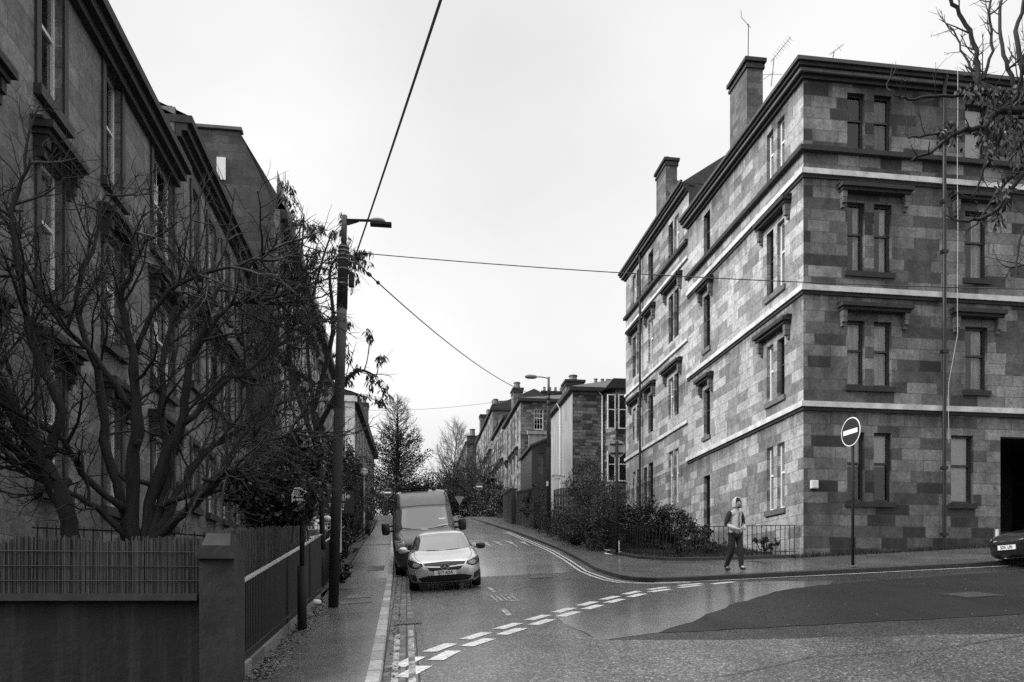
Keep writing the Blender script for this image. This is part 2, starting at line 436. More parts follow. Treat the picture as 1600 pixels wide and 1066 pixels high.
def ground_poly(px_pts, h):
    return [(p.x, p.y) for p in (GP(x, y) for x, y in px_pts)]
def drape(mb, poly, h, step=.5):
    """clip a flat polygon into strips that follow the hill"""
    bm = bmesh.new(); vs = [bm.verts.new((x, y, 0)) for x, y in poly]; bm.faces.new(vs)
    y0 = min(p[1] for p in poly); y1 = max(p[1] for p in poly)
    k = math.ceil(y0/step)*step
    while k < y1:
        bmesh.ops.bisect_plane(bm, geom=bm.verts[:]+bm.edges[:]+bm.faces[:], plane_co=(0, k, 0), plane_no=(0, 1, 0)); k += step
    bmesh.ops.triangulate(bm, faces=bm.faces)
    bm.verts.index_update(); i = len(mb.v)
    mb.v += [(v.co.x, v.co.y, G(v.co.x, v.co.y)+h) for v in bm.verts]
    for f in bm.faces:
        idx = [v.index for v in f.verts]
        if f.normal.z < 0: idx.reverse()
        mb.f.append(tuple(i+q for q in idx)); mb.m.append(mb.cur)
    bm.free()
jr = random.Random(9)
def ragged(poly, amp=.05, step=.35):
    out = []
    for (a, b), (c, d) in zip(poly, poly[1:]+poly[:1]):
        n = max(1, int(math.hypot(c-a, d-b)/step))
        for k in range(n): out.append((a+(c-a)*k/n+jr.uniform(-amp, amp), b+(d-b)*k/n+jr.uniform(-amp, amp)))
    return out
# the smooth wet patch from the street mouth to the far kerb, and the dark strip of new tarmac on the main road
m = MB(); drape(m, ragged([(2.05, 22.8), (2.1, 18.5), (2.45, 9.6), (4.3, 10.3), (7.2, 12.6), (9, 15.2), (6.5, 16.7), (5.6, 17.1), (5.25, 17.8), (5.2, 20), (5.4, 24), (3.6, 24.4)], .03), .004); struct(m, 'road_patch', 'asphalt_smooth')
m = MB(); drape(m, ragged([(kl(26)+.42, 26), (kl(16)+.42, 16), (kl(7)+.42, 5.5), (12, 5.5), (9.5, 7.2), (6.2, 8.4), (4.0, 9.0), (2.46, 9.62), (2.12, 18.5), (2.0, 23.5), (1.7, 26)], .04), .003); struct(m, 'old_tarmac', 'asphalt_old')
m = MB(); drape(m, ragged([(3.3, 9.9), (8, 9.4), (16, 9.2), (40, 9.0), (40, 14.9), (18, 14.95), (12, 14.9), (8.6, 14.6), (7.2, 14.0), (6.1, 13.0), (4.9, 11.7), (4.1, 10.7)], .05), .006); struct(m, 'dark_tarmac_strip', 'asphalt_black')

# pavements with kerb faces
def pave(name, inner, outer, h, mat, mats_face):
    """a strip between two polylines; the inner one is the kerb edge"""
    m = MB(); n = len(inner); rows = []
    for (x, y), (X, Y) in zip(inner, outer):
        rows.append([(x+(X-x)*k/6, y+(Y-y)*k/6, G(x+(X-x)*k/6, y+(Y-y)*k/6)+h) for k in range(7)])
    m.grid(rows); return struct(m, name, mat)
def dense(pl, step=.6):
    out = []
    for (a, b), (c, d) in zip(pl, pl[1:]):
        n = max(1, int(math.hypot(c-a, d-b)/step))
        out += [(a+(c-a)*k/n, b+(d-b)*k/n) for k in range(n)]
    return out+[pl[-1]]
def kerb(name, line, w, h, mat, side):
    m = MB(); rows = []
    pl = dense(line)
    for k, (x, y) in enumerate(pl):
        a = Vector(pl[max(k-1, 0)]); b = Vector(pl[min(k+1, len(pl)-1)]); d = (b-a).normalized(); nrm = Vector((-d.y, d.x))*side
        g = G(x, y); x2, y2 = x+nrm.x*w, y+nrm.y*w; g2 = G(x2, y2)
        rows.append([(x, y, g-.1), (x, y, g+h-.015), (x+nrm.x*.015, y+nrm.y*.015, g+h), (x2, y2, g2+h), (x2, y2, g2-.1)])
    m.grid(rows); return struct(m, name, mat)
ls = [7.2+.5*k for k in range(140)]
left_line = [(kl(s), s) for s in ls]
kerb('left_kerb', left_line, .145, .11, 'kerb_stone', 1)
pave('left_pavement', [(x-.135, y) for x, y in left_line], [(-1.78 if y < 17 else max(-2.9, -1.78-(y-17)*.06), y) for x, y in left_line], .104, 'pavement_tar', None)
kr = dense(KR)
kerb('right_kerb', KR, .16, .12, 'kerb_dark', -1)
def off(pl, dist):
    out = []
    for k, (x, y) in enumerate(pl):
        a = Vector(pl[max(k-1, 0)]); b = Vector(pl[min(k+1, len(pl)-1)]); d = (b-a).normalized()
        out.append((x+d.y*dist, y-d.x*dist))
    return out
inner = off(kr, .15)
outer = []
for (x, y) in inner:
    if x > 9: outer.append((x, 21.6))
    elif y < 18.2: outer.append((max(7.6, x+1.2), 21.6+min(1.8, (9-x)*.9)))
    else: outer.append((8.0 if y < 45 else 8.0-(y-45)*.03, max(23.5, y)))
pave('right_pavement', inner, outer, .113, 'pavement_tar', None)
m = MB(); m.grid([[(kl(s)+.005, s, G(kl(s), s)+.004), (kl(s)+.42, s, G(kl(s)+.42, s)+.004)] for s in ls if s < 40]); struct(m, 'gutter', 'gutter_setts')

# painted markings
m = MB()
gw1 = [(-.05, 8.1), (.6, 9.6), (1.5, 10.9), (2.6, 12.35), (3.7, 13.75), (4.9, 15.1), (5.9, 15.75), (7.2, 16.2)]
def along(pl, L):
    acc = 0
    for (a, b), (c, d) in zip(pl, pl[1:]):
        l = math.hypot(c-a, d-b)
        if acc+l >= L: k = (L-acc)/l; return Vector((a+(c-a)*k, b+(d-b)*k)), Vector((c-a, d-b)).normalized()
        acc += l
    return Vector(pl[-1]), Vector((c-a, d-b)).normalized()
def dashline(pl, dash, gap, w, start, h=.009):
    total = sum(math.hypot(c-a, d-b) for (a, b), (c, d) in zip(pl, pl[1:])); L = start
    while L+dash*.5 < total:
        p, d0 = along(pl, L); q, d1 = along(pl, min(total, L+dash)); n0 = Vector((-d0.y, d0.x))*w/2; n1 = Vector((-d1.y, d1.x))*w/2
        drape(m, [tuple(p-n0), tuple(q-n1), tuple(q+n1), tuple(p+n0)], h); L += dash+gap
dashline(gw1, .62, .34, .2, 0.0); dashline([(x-.22, y+.24) for x, y in gw1], .62, .34, .2, .42)
struct(m, 'give_way_lines', 'road_paint')
def strip(pl, w, h=.009):
    pl = dense(pl, .5)
    rows = []
    for k, (x, y) in enumerate(pl):
        a = Vector(pl[max(k-1, 0)]); b = Vector(pl[min(k+1, len(pl)-1)]); d = (b-a).normalized(); n = Vector((-d.y, d.x))*w/2
        rows.append([(x+n.x, y+n.y, G(x+n.x, y+n.y)+h), (x-n.x, y-n.y, G(x-n.x, y-n.y)+h)])
    m.grid(rows)
m = MB()
strip([(.06, 6.5), (.06, 11.8)], .075, .0115); strip([(-.12, 6.5), (-.13, 11.3)], .075, .0115)
struct(m, 'double_lines_by_left_kerb', 'worn_paint')
m = MB()
rl = [p for p in off(KR, -.28)][6:]; rl2 = [p for p in off(KR, -.45)][6:]
strip(rl[:-4], .06, .0115); strip(rl2[:-4], .06, .0115); struct(m, 'double_lines_by_right_kerb', 'road_paint')
m = MB(); strip([p for p in off(KR, -.16)][1:8], .07, .0115); struct(m, 'line_along_main_kerb', 'road_paint')
m = MB()      # a worn word-like block of paint, a worn centre dash and the teeth of the speed hump
for k in range(5): strip([(1.78+.1*k, 15.0), (1.78+.1*k, 16.3)], .045)
strip([(1.74, 15.0), (2.28, 15.0)], .1); strip([(1.74, 16.3), (2.28, 16.3)], .1); strip([(1.7, 12.7), (1.72, 13.7)], .1)
strip([(1.95, 17.1), (1.95, 18.3)], .09)
struct(m, 'worn_road_letters', 'worn_paint')
m = MB()
for k in range(6):
    x = 2.2+.55*k; drape(m, [(x, 34.6), (x+.3, 34.6), (x+.15, 31.2)], .012)
strip([(1.9, 35.2), (5.4, 35.2)], .16)
struct(m, 'speed_hump_teeth', 'worn_paint')
m = MB()       # paler slabs and covers in the left pavement
for (x0, x1, y0, y1) in ((-1.25, -.75, 16.4, 17.2), (-1.2, -.7, 24, 25.2), (-1.3, -.68, 15.3, 15.7)):
    drape(m, [(x0, y0), (x1, y0), (x1, y1), (x0, y1)], .112)
struct(m, 'pavement_slabs', 'dressed_stone')
m = MB(); drape(m, [(kl(33)-.16, 33), (kl(33)-.16, 33.5), (-3.2, 33.5), (-3.2, 33)], .112); struct(m, 'pavement_edge_line', 'kerb_dark')

# iron covers and a gully grate let into the road, and sealed cracks
def cover(x, y, w, l, lb):
    m = MB(); n = 6
    drape(m, [(x-w/2-.04, y-l/2-.04), (x+w/2+.04, y-l/2-.04), (x+w/2+.04, y+l/2+.04), (x-w/2-.04, y+l/2+.04)], .012); o = tag(m.build('drain_cover', 'kerb_dark'), lb, 'drain cover')
    g = MB()
    for k in range(n): a = x-w/2+w*(k+.15)/n; drape(g, [(a, y-l/2), (a+w/n*.6, y-l/2), (a+w/n*.6, y+l/2), (a, y+l/2)], .02)
    g.build('grating', 'column_grey', o, local=True)
cover(.02, 12.6, .36, .42, 'small iron gully grate in the gutter near the double lines')
cover(3.6, 20.6, .55, .55, 'square iron cover in the wet street mouth')
cover(9.3, 11.6, .6, .6, 'square iron cover in the dark strip of the main road')
m = MB()
for pl in ([(3.0, 7.0), (4.2, 7.6), (5.6, 7.5), (7.4, 8.1), (9.6, 8.0)], [(2.3, 17.0), (3.2, 18.6), (3.4, 21.), (3.9, 25.)], [(6.2, 15.5), (8, 15.2), (11, 15.6), (15, 15.4)]):
    q_ = ragged(pl, .025, .45); strip(q_[:len(q_)-max(2, int(math.hypot(pl[-1][0]-pl[0][0], pl[-1][1]-pl[0][1])/.45)+1)], .018, .013)
struct(m, 'sealed_cracks', 'slate')
# ------------------------------------------------------------------ buildings
def wall_face(mb, o, u, n, w, z0, z1, ops, depth=.2):
    """an upright wall from o along u (unit, level) with real openings (u0,u1,z0,z1); n = outward normal"""
    o, u, n = Vector(o), Vector(u), Vector(n)
    us = sorted({0., w}|{a for p in ops for a in p[:2]}); zs = sorted({z0, z1}|{a for p in ops for a in p[2:4]})
    pt = lambda a, z, k=0.: (o.x+u.x*a-n.x*k, o.y+u.y*a-n.y*k, z)
    flip = u.cross(Vector((0, 0, 1))).dot(n) < 0
    def q(a, b, c, d):
        if flip: mb.quad(d, c, b, a)
        else: mb.quad(a, b, c, d)
    for a, b in zip(us, us[1:]):
        for c, d in zip(zs, zs[1:]):
            cu, cz = (a+b)/2, (c+d)/2
            if any(p[0] < cu < p[1] and p[2] < cz < p[3] for p in ops): continue
            q(pt(a, c), pt(b, c), pt(b, d), pt(a, d))
    for (a, b, c, d) in [p[:4] for p in ops]:
        q(pt(a, c), pt(a, c, depth), pt(a, d, depth), pt(a, d)); q(pt(b, c, depth), pt(b, c), pt(b, d), pt(b, d, depth))
        q(pt(a, c), pt(b, c), pt(b, c, depth), pt(a, c, depth)); q(pt(a, d, depth), pt(b, d, depth), pt(b, d), pt(a, d))
WCACHE = {}
def window(parent, pos, rz, w, h, frame='frame_dark', drape_='none', bars=(1, 1), depth_name='window'):
    """sash window: facing local -y, sill centre at the origin"""
    key = (round(w, 2), round(h, 2), frame, drape_, bars)
    w, h = key[0], key[1]
    if key not in WCACHE:
        m = MB(); f = .06; d = .05
        m.box(-w/2, -w/2+f, -d, d, 0, h); m.box(w/2-f, w/2, -d, d, 0, h); m.box(-w/2+f, w/2-f, -d-.02, d, 0, f*1.2); m.box(-w/2+f, w/2-f, -d, d, h-f, h)
        mid = h*.56
        m.box(-w/2+f, w/2-f, -d+.01, d-.01, mid-.03, mid+.03)
        for k in range(1, bars[0]): x = -w/2+f+(w-2*f)*k/bars[0]; m.box(x-.013, x+.013, -.02, .02, f, mid-.03); m.box(x-.013, x+.013, -.02, .02, mid+.03, h-f)
        for k in range(1, bars[1]):
            for a, b in ((f, mid-.03), (mid+.03, h-f)): z = a+(b-a)*k/bars[1]; m.box(-w/2+f, w/2-f, -.018, .018, z-.012, z+.012)
        p = MB(); p.quad((-w/2+f, .0, f), (w/2-f, .0, f), (w/2-f, .0, mid), (-w/2+f, .0, mid)); p.quad((-w/2+f, -.012, mid), (w/2-f, -.012, mid), (w/2-f, -.012, h-f), (-w/2+f, -.012, h-f))
        c = MB(); a = -w/2+f*.5; b = w/2-f*.5; y = .10
        def wavy(x0, x1, z0, z1, amp, yy=y):
            n = max(2, int((x1-x0)/.03)); r = [[], []]
            for k in range(n+1):
                x = x0+(x1-x0)*k/n; o_ = amp*1.6*math.sin(k*1.15+x0*5)+amp*.6*math.sin(k*.43)
                r[0].append((x, yy+o_, z0)); r[1].append((x, yy+o_*.7, z1))
            c.grid(r)
        if drape_ == 'net': wavy(a, b, 0, h, .02)
        elif drape_ == 'blind': c.quad((a, y-.04, 0), (b, y-.04, 0), (b, y-.04, h), (a, y-.04, h))
        elif drape_ == 'halfblind': c.quad((a, y-.04, mid-.08), (b, y-.04, mid-.08), (b, y-.04, h), (a, y-.04, h))
        elif drape_ == 'sides': wavy(a, a+(b-a)*.22, 0, h, .03); wavy(b-(b-a)*.38, b, 0, h, .03)
        elif drape_ == 'right': wavy(a+(b-a)*.55, b, 0, h*.99, .03)
        elif drape_ == 'grey': wavy(a, b, 0, h, .03)
        c2 = MB(); c2.quad((-w/2-.3, .9, -.2), (w/2+.3, .9, -.2), (w/2+.3, .9, h+.2), (-w/2-.3, .9, h+.2))
        WCACHE[key] = (m, p, c, c2)
        m.me = p.me = c.me = None
    m, p, c, c2 = WCACHE[key]
    def inst(mb, nm, mat, par):
        if getattr(mb, 'me', None) is None:
            ob = mb.build(nm, mat, None); mb.me = ob.data
        else:
            ob = bpy.data.objects.new(nm, mb.me); COL.objects.link(ob)
        ob.parent = par; return ob
    o = inst(m, 'window', frame, parent); o.location = Vector(pos)-org(parent); o.rotation_euler = (0, 0, rz)
    inst(p, 'pane', 'glass', o)
    if c.v: inst(c, 'curtain', {'net': 'net_curtain', 'blind': 'white_blind', 'halfblind': 'white_blind', 'grey': 'grey_curtain'}.get(drape_, 'net_curtain'), o)
    return o
FACE = {'-y': (0., Vector((0, -1, 0)), Vector((1, 0, 0))), '-x': (-math.pi/2, Vector((-1, 0, 0)), Vector((0, -1, 0))), '+x': (math.pi/2, Vector((1, 0, 0)), Vector((0, 1, 0)))}
def hood(parent, face, plane, a0, a1, z, mat='sooty_stone', corb='dressed_stone', out=.30, th=.12, drop=.55):
    """stone hood on two scrolled corbels over a window; a0..a1 along the wall at height z (underside)"""
    m = MB(); c = [MB(), MB()]
    def bx(mb, b0, b1, k0, k1, z0, z1):
        if face == '-y': mb.box(b0, b1, plane-k1, plane-k0, z0, z1)
        elif face == '-x': mb.box(plane-k1, plane-k0, b0, b1, z0, z1)
        else: mb.box(plane+k0, plane+k1, b0, b1, z0, z1)
    bx(m, a0, a1, -.02, out, z, z+th); bx(m, a0+.05, a1-.05, -.02, out-.08, z-.09, z-.001); bx(m, a0-.02, a1+.02, -.02, out*.6, z+th+.001, z+th+.05)
    o = m.build('window_hood', mat, parent)
    for mb, b in ((c[0], a0+.08), (c[1], a1-.22)):
        bx(mb, b, b+.14, -.02, out-.12, z-.28, z-.091); bx(mb, b+.01, b+.13, -.02, .17, z-drop*.8, z-.281); bx(mb, b+.02, b+.12, -.02, .09, z-drop, z-drop*.8-.001)
        mb.build('corbel', corb, o)
def pots(parent, spots, z, h=.7, r=.13, mat='clay_pot'):
    for (x, y) in spots:
        m = MB(); m.lathe([(0.01, 0), (r*1.15, 0), (r*1.1, .08), (r, .1), (r*.85, h*.85), (r*1.05, h*.87), (r*1.05, h), (r*.7, h), (r*.7, h*.8), (.005, h*.8)], (x, y, z), 10)
        m.build('chimney_pot', mat, parent, smooth=False)
def chimney(parent, x0, x1, y0, y1, z0, z1, mat='chimney_stone', cap='sooty_stone', npots=2, ph=.6, axis='y', over=.1, potr=.13):
    m = MB(); m.box(x0, x1, y0, y1, z0, z1); o = m.build('chimney', mat, parent)
    c = MB(); c.box(x0-over, x1+over, y0-over, y1+over, z1+.002, z1+.16); c.box(x0-over*.5, x1+over*.5, y0-over*.5, y1+over*.5, z1-.25, z1-.12); c.build('cap', cap, o)
    sp = []
    for k in range(npots):
        f = (k+.5)/npots
        sp.append(((x0+x1)/2, y0+(y1-y0)*f) if axis == 'y' else (x0+(x1-x0)*f, (y0+y1)/2))
    pots(o, sp, z1+.16, ph, potr)
    return o
def course(parent, name, mat, pieces):
    m = MB()
    for p in pieces: m.box(*p)
    return m.build(name, mat, parent)

# ---- the corner tenement on the right
TX, TY = 11.61, 21.30
ZC, ZB, ZA, ZL, ZE = 7.19, 10.62, 14.06, 14.72, 16.85      # string courses, ledge, underside of the cornice
YN = Sx(1075, TX)                                          # where the near block ends
YF = Sx(977, TX)
XE = TX+22
ten = thing('corner_tenement', (TX, TY, G(TX, TY)), 'four storey sandstone corner tenement with sooty, shade-darkened front, pale string courses and tall chimney', 'building')
levels = [(Zp(675.5, Tx(1323, TY), TY), Zp(784, Tx(1323, TY), TY)), (Zp(501, Tx(1324, TY), TY), Zp(603, Tx(1324, TY), TY)), (Zp(316, Tx(1324, TY), TY), Zp(424, Tx(1324, TY), TY)), (Zp(145, Tx(1324, TY), TY), Zp(235, Tx(1324, TY), TY))]
front_ops, wins = [], []
dr = {0: ('halfblind', 'halfblind', 'blind'), 1: ('net', 'net', 'right'), 2: ('sides', 'sides', 'right'), 3: ('none', 'grey', 'blind')}
bayx = [(Tx(1323.8, TY), Tx(1351, TY)), (Tx(1365.5, TY), Tx(1393, TY))]
single = (Tx(1508, TY), Tx(1543, TY)); single0 = (Tx(1486, TY), Tx(1521, TY))
for L, (zt, zb) in enumerate(levels):
    cols = bayx+[single0 if L == 0 else single]
    cols += [(a+8.2, b+8.2) for a, b in bayx]
    for k, (a, b) in enumerate(cols):
        front_ops.append((a-TX, b-TX, zb, zt)); wins.append(('-y', (a+b)/2, zb, b-a, zt-zb, dr[L][k % 3]))
pend = (Tx(1563, TY)-TX, Tx(1563, TY)-TX+2.9, G(18.5, TY)-.2, Zp(683, Tx(1563, TY), TY))
front_ops.append(pend)
side_ops = []
def span(p0, p1, t=TX): return sorted((Sx(p0, t), Sx(p1, t)))
dbl = [span(1198, 1208.5), span(1214.3, 1225.8)]; sg = span(1099.5, 1109.5)
slv = []
for L, (yt, yb) in enumerate(((690, 794), (525, 617), (340, 445), (178, 256))):
    y1 = Sx(1225.8, TX); slv.append((Zp(yt, TX, y1), Zp(yb, TX, y1)))
for L, (zt, zb) in enumerate(slv):
    for k, (a, b) in enumerate(dbl): side_ops.append((a, b, zb, zt, ['sides', 'net', 'none', 'sides'][(L+k) % 4]))
    a, b = sg; side_ops.append((a, b, zb-(.75 if L == 0 else 0), zt-(.1 if L == 0 else 0), 'none'))
wl = MB()
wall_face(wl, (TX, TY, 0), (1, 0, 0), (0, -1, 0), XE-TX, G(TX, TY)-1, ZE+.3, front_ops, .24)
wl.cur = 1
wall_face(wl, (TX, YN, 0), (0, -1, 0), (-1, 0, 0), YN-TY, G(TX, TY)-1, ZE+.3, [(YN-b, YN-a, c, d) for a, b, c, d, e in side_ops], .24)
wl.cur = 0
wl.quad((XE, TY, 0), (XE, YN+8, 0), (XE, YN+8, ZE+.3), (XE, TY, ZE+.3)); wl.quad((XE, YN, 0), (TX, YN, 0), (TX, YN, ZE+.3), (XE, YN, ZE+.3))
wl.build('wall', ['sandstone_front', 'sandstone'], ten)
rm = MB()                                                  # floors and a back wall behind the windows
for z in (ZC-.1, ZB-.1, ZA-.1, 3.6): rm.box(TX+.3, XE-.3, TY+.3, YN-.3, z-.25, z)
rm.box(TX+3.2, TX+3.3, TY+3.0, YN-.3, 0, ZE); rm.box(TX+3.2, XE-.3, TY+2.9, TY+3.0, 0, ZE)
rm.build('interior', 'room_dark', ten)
for f, a, zb, w, h, d in wins: window(ten, (a, TY+.17, zb), 0, w, h, 'frame_dark', d)
for a, b, zb, zt, d in side_ops: window(ten, (TX+.17, (a+b)/2, zb), -math.pi/2, b-a, zt-zb, 'frame_dark' if d == 'none' else 'white_paint', d)
# pend: a dark passage through the block
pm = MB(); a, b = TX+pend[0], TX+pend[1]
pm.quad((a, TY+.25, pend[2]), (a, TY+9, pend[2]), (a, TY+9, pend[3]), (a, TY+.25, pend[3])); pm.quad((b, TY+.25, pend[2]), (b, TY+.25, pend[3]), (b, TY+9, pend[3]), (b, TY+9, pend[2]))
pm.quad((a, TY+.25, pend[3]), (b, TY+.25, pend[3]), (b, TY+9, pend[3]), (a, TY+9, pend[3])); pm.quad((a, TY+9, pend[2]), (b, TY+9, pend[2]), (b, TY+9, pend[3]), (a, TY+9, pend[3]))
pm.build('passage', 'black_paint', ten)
o_ = .09
for nm, z0, z1, out, mat in (('string_course', ZC, ZC+.16, .1, 'pale_course'), ('string_course', ZB, ZB+.16, .1, 'pale_course'), ('string_course', ZA, ZA+.16, .1, 'pale_course'), ('ledge', ZL, ZL+.14, .16, 'sooty_stone'), ('base_course', ZC-.0, ZC-.0, 0, '')):
    if not mat: continue
    course(ten, nm, mat, [(TX-out, XE, TY-out, TY+.02, z0, z1), (TX-out, TX+.02, TY+.021, YN, z0, z1)])
    if nm == 'string_course': course(ten, 'drip_course', 'sooty_stone', [(TX-out*.45, XE, TY-out*.45, TY+.02, z0-.1, z0-.002), (TX-out*.45, TX+.02, TY+.021, YN, z0-.1, z0-.002)])
# cornice and gutter
cz = ZE
course(ten, 'cornice', 'sooty_stone', [(TX-.09, XE, TY-.09, TY+.02, cz, cz+.1), (TX-.09, TX+.02, TY+.021, YN, cz, cz+.1), (TX-.2, XE, TY-.2, TY+.02, cz+.101, cz+.24), (TX-.2, TX+.02, TY+.021, YN+.12, cz+.101, cz+.24), (TX-.29, XE, TY-.29, TY+.3, cz+.241, cz+.34), (TX-.29, TX+.3, TY+.301, YN+.16, cz+.241, cz+.34)])
course(ten, 'cornice_band', 'dressed_stone', [(TX-.21, XE, TY-.21, TY-.201, cz+.13, cz+.22), (TX-.21, TX-.201, TY-.2, YN+.12, cz+.13, cz+.22)])
course(ten, 'gutter', 'lead', [(TX-.37, XE, TY-.37, TY-.26, cz+.342, cz+.45), (TX-.37, TX-.26, TY-.259, YN+.16, cz+.342, cz+.45)])
rf = MB(); e = cz+.36; hgt = 1.5; run = 4.2
pts = dict(a=(TX-.27, TY-.27, e), b=(XE, TY-.27, e), c=(XE, TY+run, e+hgt), d=(TX+run, TY+run, e+hgt), f=(TX-.27, YN+.1, e), g=(TX+run, YN+.1, e+hgt))
rf.quad(pts['a'], pts['b'], pts['c'], pts['d']); rf.quad(pts['f'], pts['a'], pts['d'], pts['g']); rf.quad(pts['d'], pts['c'], (XE, YN+.1, e+hgt), pts['g']); rf.tri(pts['f'], pts['g'], (TX+run, YN+.1, e))
rf.build('roof', 'slate', ten)
for L in (1, 2):
    zt = levels[L][0]; hood(ten, '-y', TY, bayx[0][0]-.32, bayx[1][1]+.55, zt+.34); hood(ten, '-y', TY, single[0]-.5, single[1]+.45, zt+.34)
    zt = slv[L][0]; hood(ten, '-x', TX, dbl[1][0]-.45, dbl[0][1]+.45, zt+.34); hood(ten, '-x', TX, sg[0]-.35, sg[1]+.35, zt+.34)
for L, (zt, zb) in enumerate(levels):
    for a, b in (bayx[0][0], bayx[1][1]), (single0 if L == 0 else single):
        if L < 3: course(ten, 'sill', 'sooty_stone', [(a-.08, b+.08, TY-.07, TY+.03, zb-.16, zb-.003)])
for L, (zt, zb) in enumerate(slv):
    for a, b in (dbl[1][0], dbl[0][1]), sg:
        if L < 3: course(ten, 'sill', 'dressed_stone', [(TX-.07, TX+.03, a-.08, b+.08, zb-.16-(.75 if L == 0 and (a, b) == tuple(sg) else 0), zb-.003-(.75 if L == 0 and (a, b) == tuple(sg) else 0))])
# downpipe, loose white cable, alarm box, chimneys, aerials
xp = Tx(1468.5, TY); m = MB(); m.tube([(xp, TY-.2, G(xp, TY)), (xp, TY-.2, ZE+.0), (xp, TY-.3, ZE+.35)], .055, 8)
for z in (3.4, 5.4, 8.9, 11.9, 13.4): m.box(xp-.09, xp+.09, TY-.26, TY-.12, z, z+.1)
m.build('downpipe', 'black_paint', ten)
xc = Tx(1478, TY); m = MB()
m.tube([(xc, TY-.42, ZE+.45)]+[(xc+.008*math.sin(k*1.3), TY-.5+.0*k, ZE+.5-k*(ZE-8.9)/10) for k in range(11)]+[(xc-.13, TY-.3, 8.0), (xc-.14, TY-.28, 7.5), (xc-.08, TY-.24, 6.2)], .009, 5); m.build('loose_cable', 'white_cable', ten)
m = MB(); x = Tx(1271, TY); z = Zp(758, x, TY); m.box(x-.11, x+.11, TY-.09, TY+.01, z-.12, z+.12); m.box(x-.09, x+.09, TY-.105, TY-.091, z-.1, z+.1); m.build('alarm_box', 'white_paint', ten)
cx0 = 14.2; y0, y1 = Sx(1167, cx0), Sx(1140.5, cx0); x1 = Tx(1192, y0)
chimney(ten, cx0, x1, y0, y1, ZE+.5, Zp(97, cx0, y0), npots=1, ph=.4, over=.12, potr=.2)
zc_ = Zp(97, cx0, y0); m = MB(); xm, ym = (cx0+x1)/2, (y0+y1)/2-.2
m.tube([(xm, ym, zc_+.3), (xm+.02, ym, zc_+2.1)], .02, 5); m.tube([(xm+.02, ym, zc_+2.05), (xm-.3, ym, zc_+2.35), (xm-.32, ym, zc_+2.65)], .015, 4); m.tube([(xm-.06, ym, zc_+2.1), (xm+.14, ym, zc_+1.95)], .012, 4)
m.build('aerial', 'cable', ten)
def yagi(parent, base, h, d, n, size):
    m = MB(); b = Vector(base); m.tube([b, b+Vector((.1, 0, h))], .018, 5); d = Vector(d).normalized(); p = b+Vector((.1, 0, h))
    side = d.cross(Vector((0, 1, 0))).normalized()
    m.tube([p-d*.2, p+d*size], .012, 4)
    for k in range(n): q = p+d*(size*(k+.5)/n); m.tube([q-side*.12, q+side*.12], .006, 3)
    m.tube([b+Vector((-.35, 0, .35*h)), b+Vector((.4, 0, .45*h))], .008, 4); m.tube([b+Vector((-.4, 0, .1)), b+Vector((.1, 0, .5*h))], .008, 4)
    m.build('aerial', 'galvanised', parent)
q = P(1205, 135, 25.5); yagi(ten, q, .95, (.6, 0, .75), 8, .95)
q = P(1299, 90, 24.4); yagi(ten, q+Vector((0, 0, -.25)), .45, (.7, 0, .55), 1, .4)

# ---- the uphill tenement joined to it
tn2 = thing('uphill_tenement', (TX, YN, G(TX, YN)), 'sandstone tenement stepping up the street beyond the corner block, bushes at its foot', 'building')
DZ = 1.62
ops2 = []
cols2 = [span(1043.5, 1050.5), span(1052.5, 1059.5), span(1012, 1019.5), span(987.5, 992.5), span(994, 999)]
for L, (zt, zb) in enumerate(slv):
    for k, (a, b) in enumerate(cols2):
        if L == 0: ops2.append((a, b, zb+DZ-.3, zt+DZ, ['blind', 'blind', 'none', 'sides', 'none'][k]))
        else: ops2.append((a, b, zb+DZ, zt+DZ, ['none', 'sides', 'none', 'none', 'net'][(k+L) % 5]))
a, b = span(1005, 1010); ops2.append((a, b, slv[0][1]+DZ-.9, slv[0][0]+DZ-.1, 'none'))
wl = MB(); e2 = ZE+DZ
wall_face(wl, (TX+.03, YF, 0), (0, -1, 0), (-1, 0, 0), YF-YN-.002, 2, e2+.3, [(YF-b, YF-a, c, d) for a, b, c, d, e in ops2], .24)
wl.quad((XE, YF, 2), (TX+.03, YF, 2), (TX+.03, YF, e2+.3), (XE, YF, e2+.3)); wl.quad((TX+.03, YN+.06, ZE-2), (XE, YN+.06, ZE-2), (XE, YN+.06, e2+.3), (TX+.03, YN+.06, e2+.3))
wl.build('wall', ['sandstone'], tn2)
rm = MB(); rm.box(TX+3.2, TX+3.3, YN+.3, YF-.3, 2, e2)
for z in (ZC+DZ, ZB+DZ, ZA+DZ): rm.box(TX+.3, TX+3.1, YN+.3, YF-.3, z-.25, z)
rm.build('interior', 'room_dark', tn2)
for a, b, zb, zt, d in ops2: window(tn2, (TX+.2, (a+b)/2, zb), -math.pi/2, b-a, zt-zb, 'white_paint' if d != 'none' else 'frame_dark', d)
for nm, z0, th, out, mat in (('string_course', ZC, .14, .09, 'pale_course'), ('string_course', ZB, .12, .09, 'pale_course'), ('string_course', ZA, .12, .09, 'pale_course'), ('ledge', ZL, .14, .16, 'sooty_stone')):
    course(tn2, nm, mat, [(TX+.03-out, TX+.05, YN+.003, YF+.02, z0+DZ, z0+DZ+th)])
course(tn2, 'cornice', 'sooty_stone', [(TX-.07, TX+.05, YN+.003, YF+.1, e2, e2+.1), (TX-.18, TX+.05, YN+.003, YF+.2, e2+.101, e2+.24), (TX-.27, TX+.3, YN+.003, YF+.25, e2+.241, e2+.34)])
course(tn2, 'gutter', 'lead', [(TX-.35, TX-.24, YN+.003, YF+.25, e2+.342, e2+.45)])
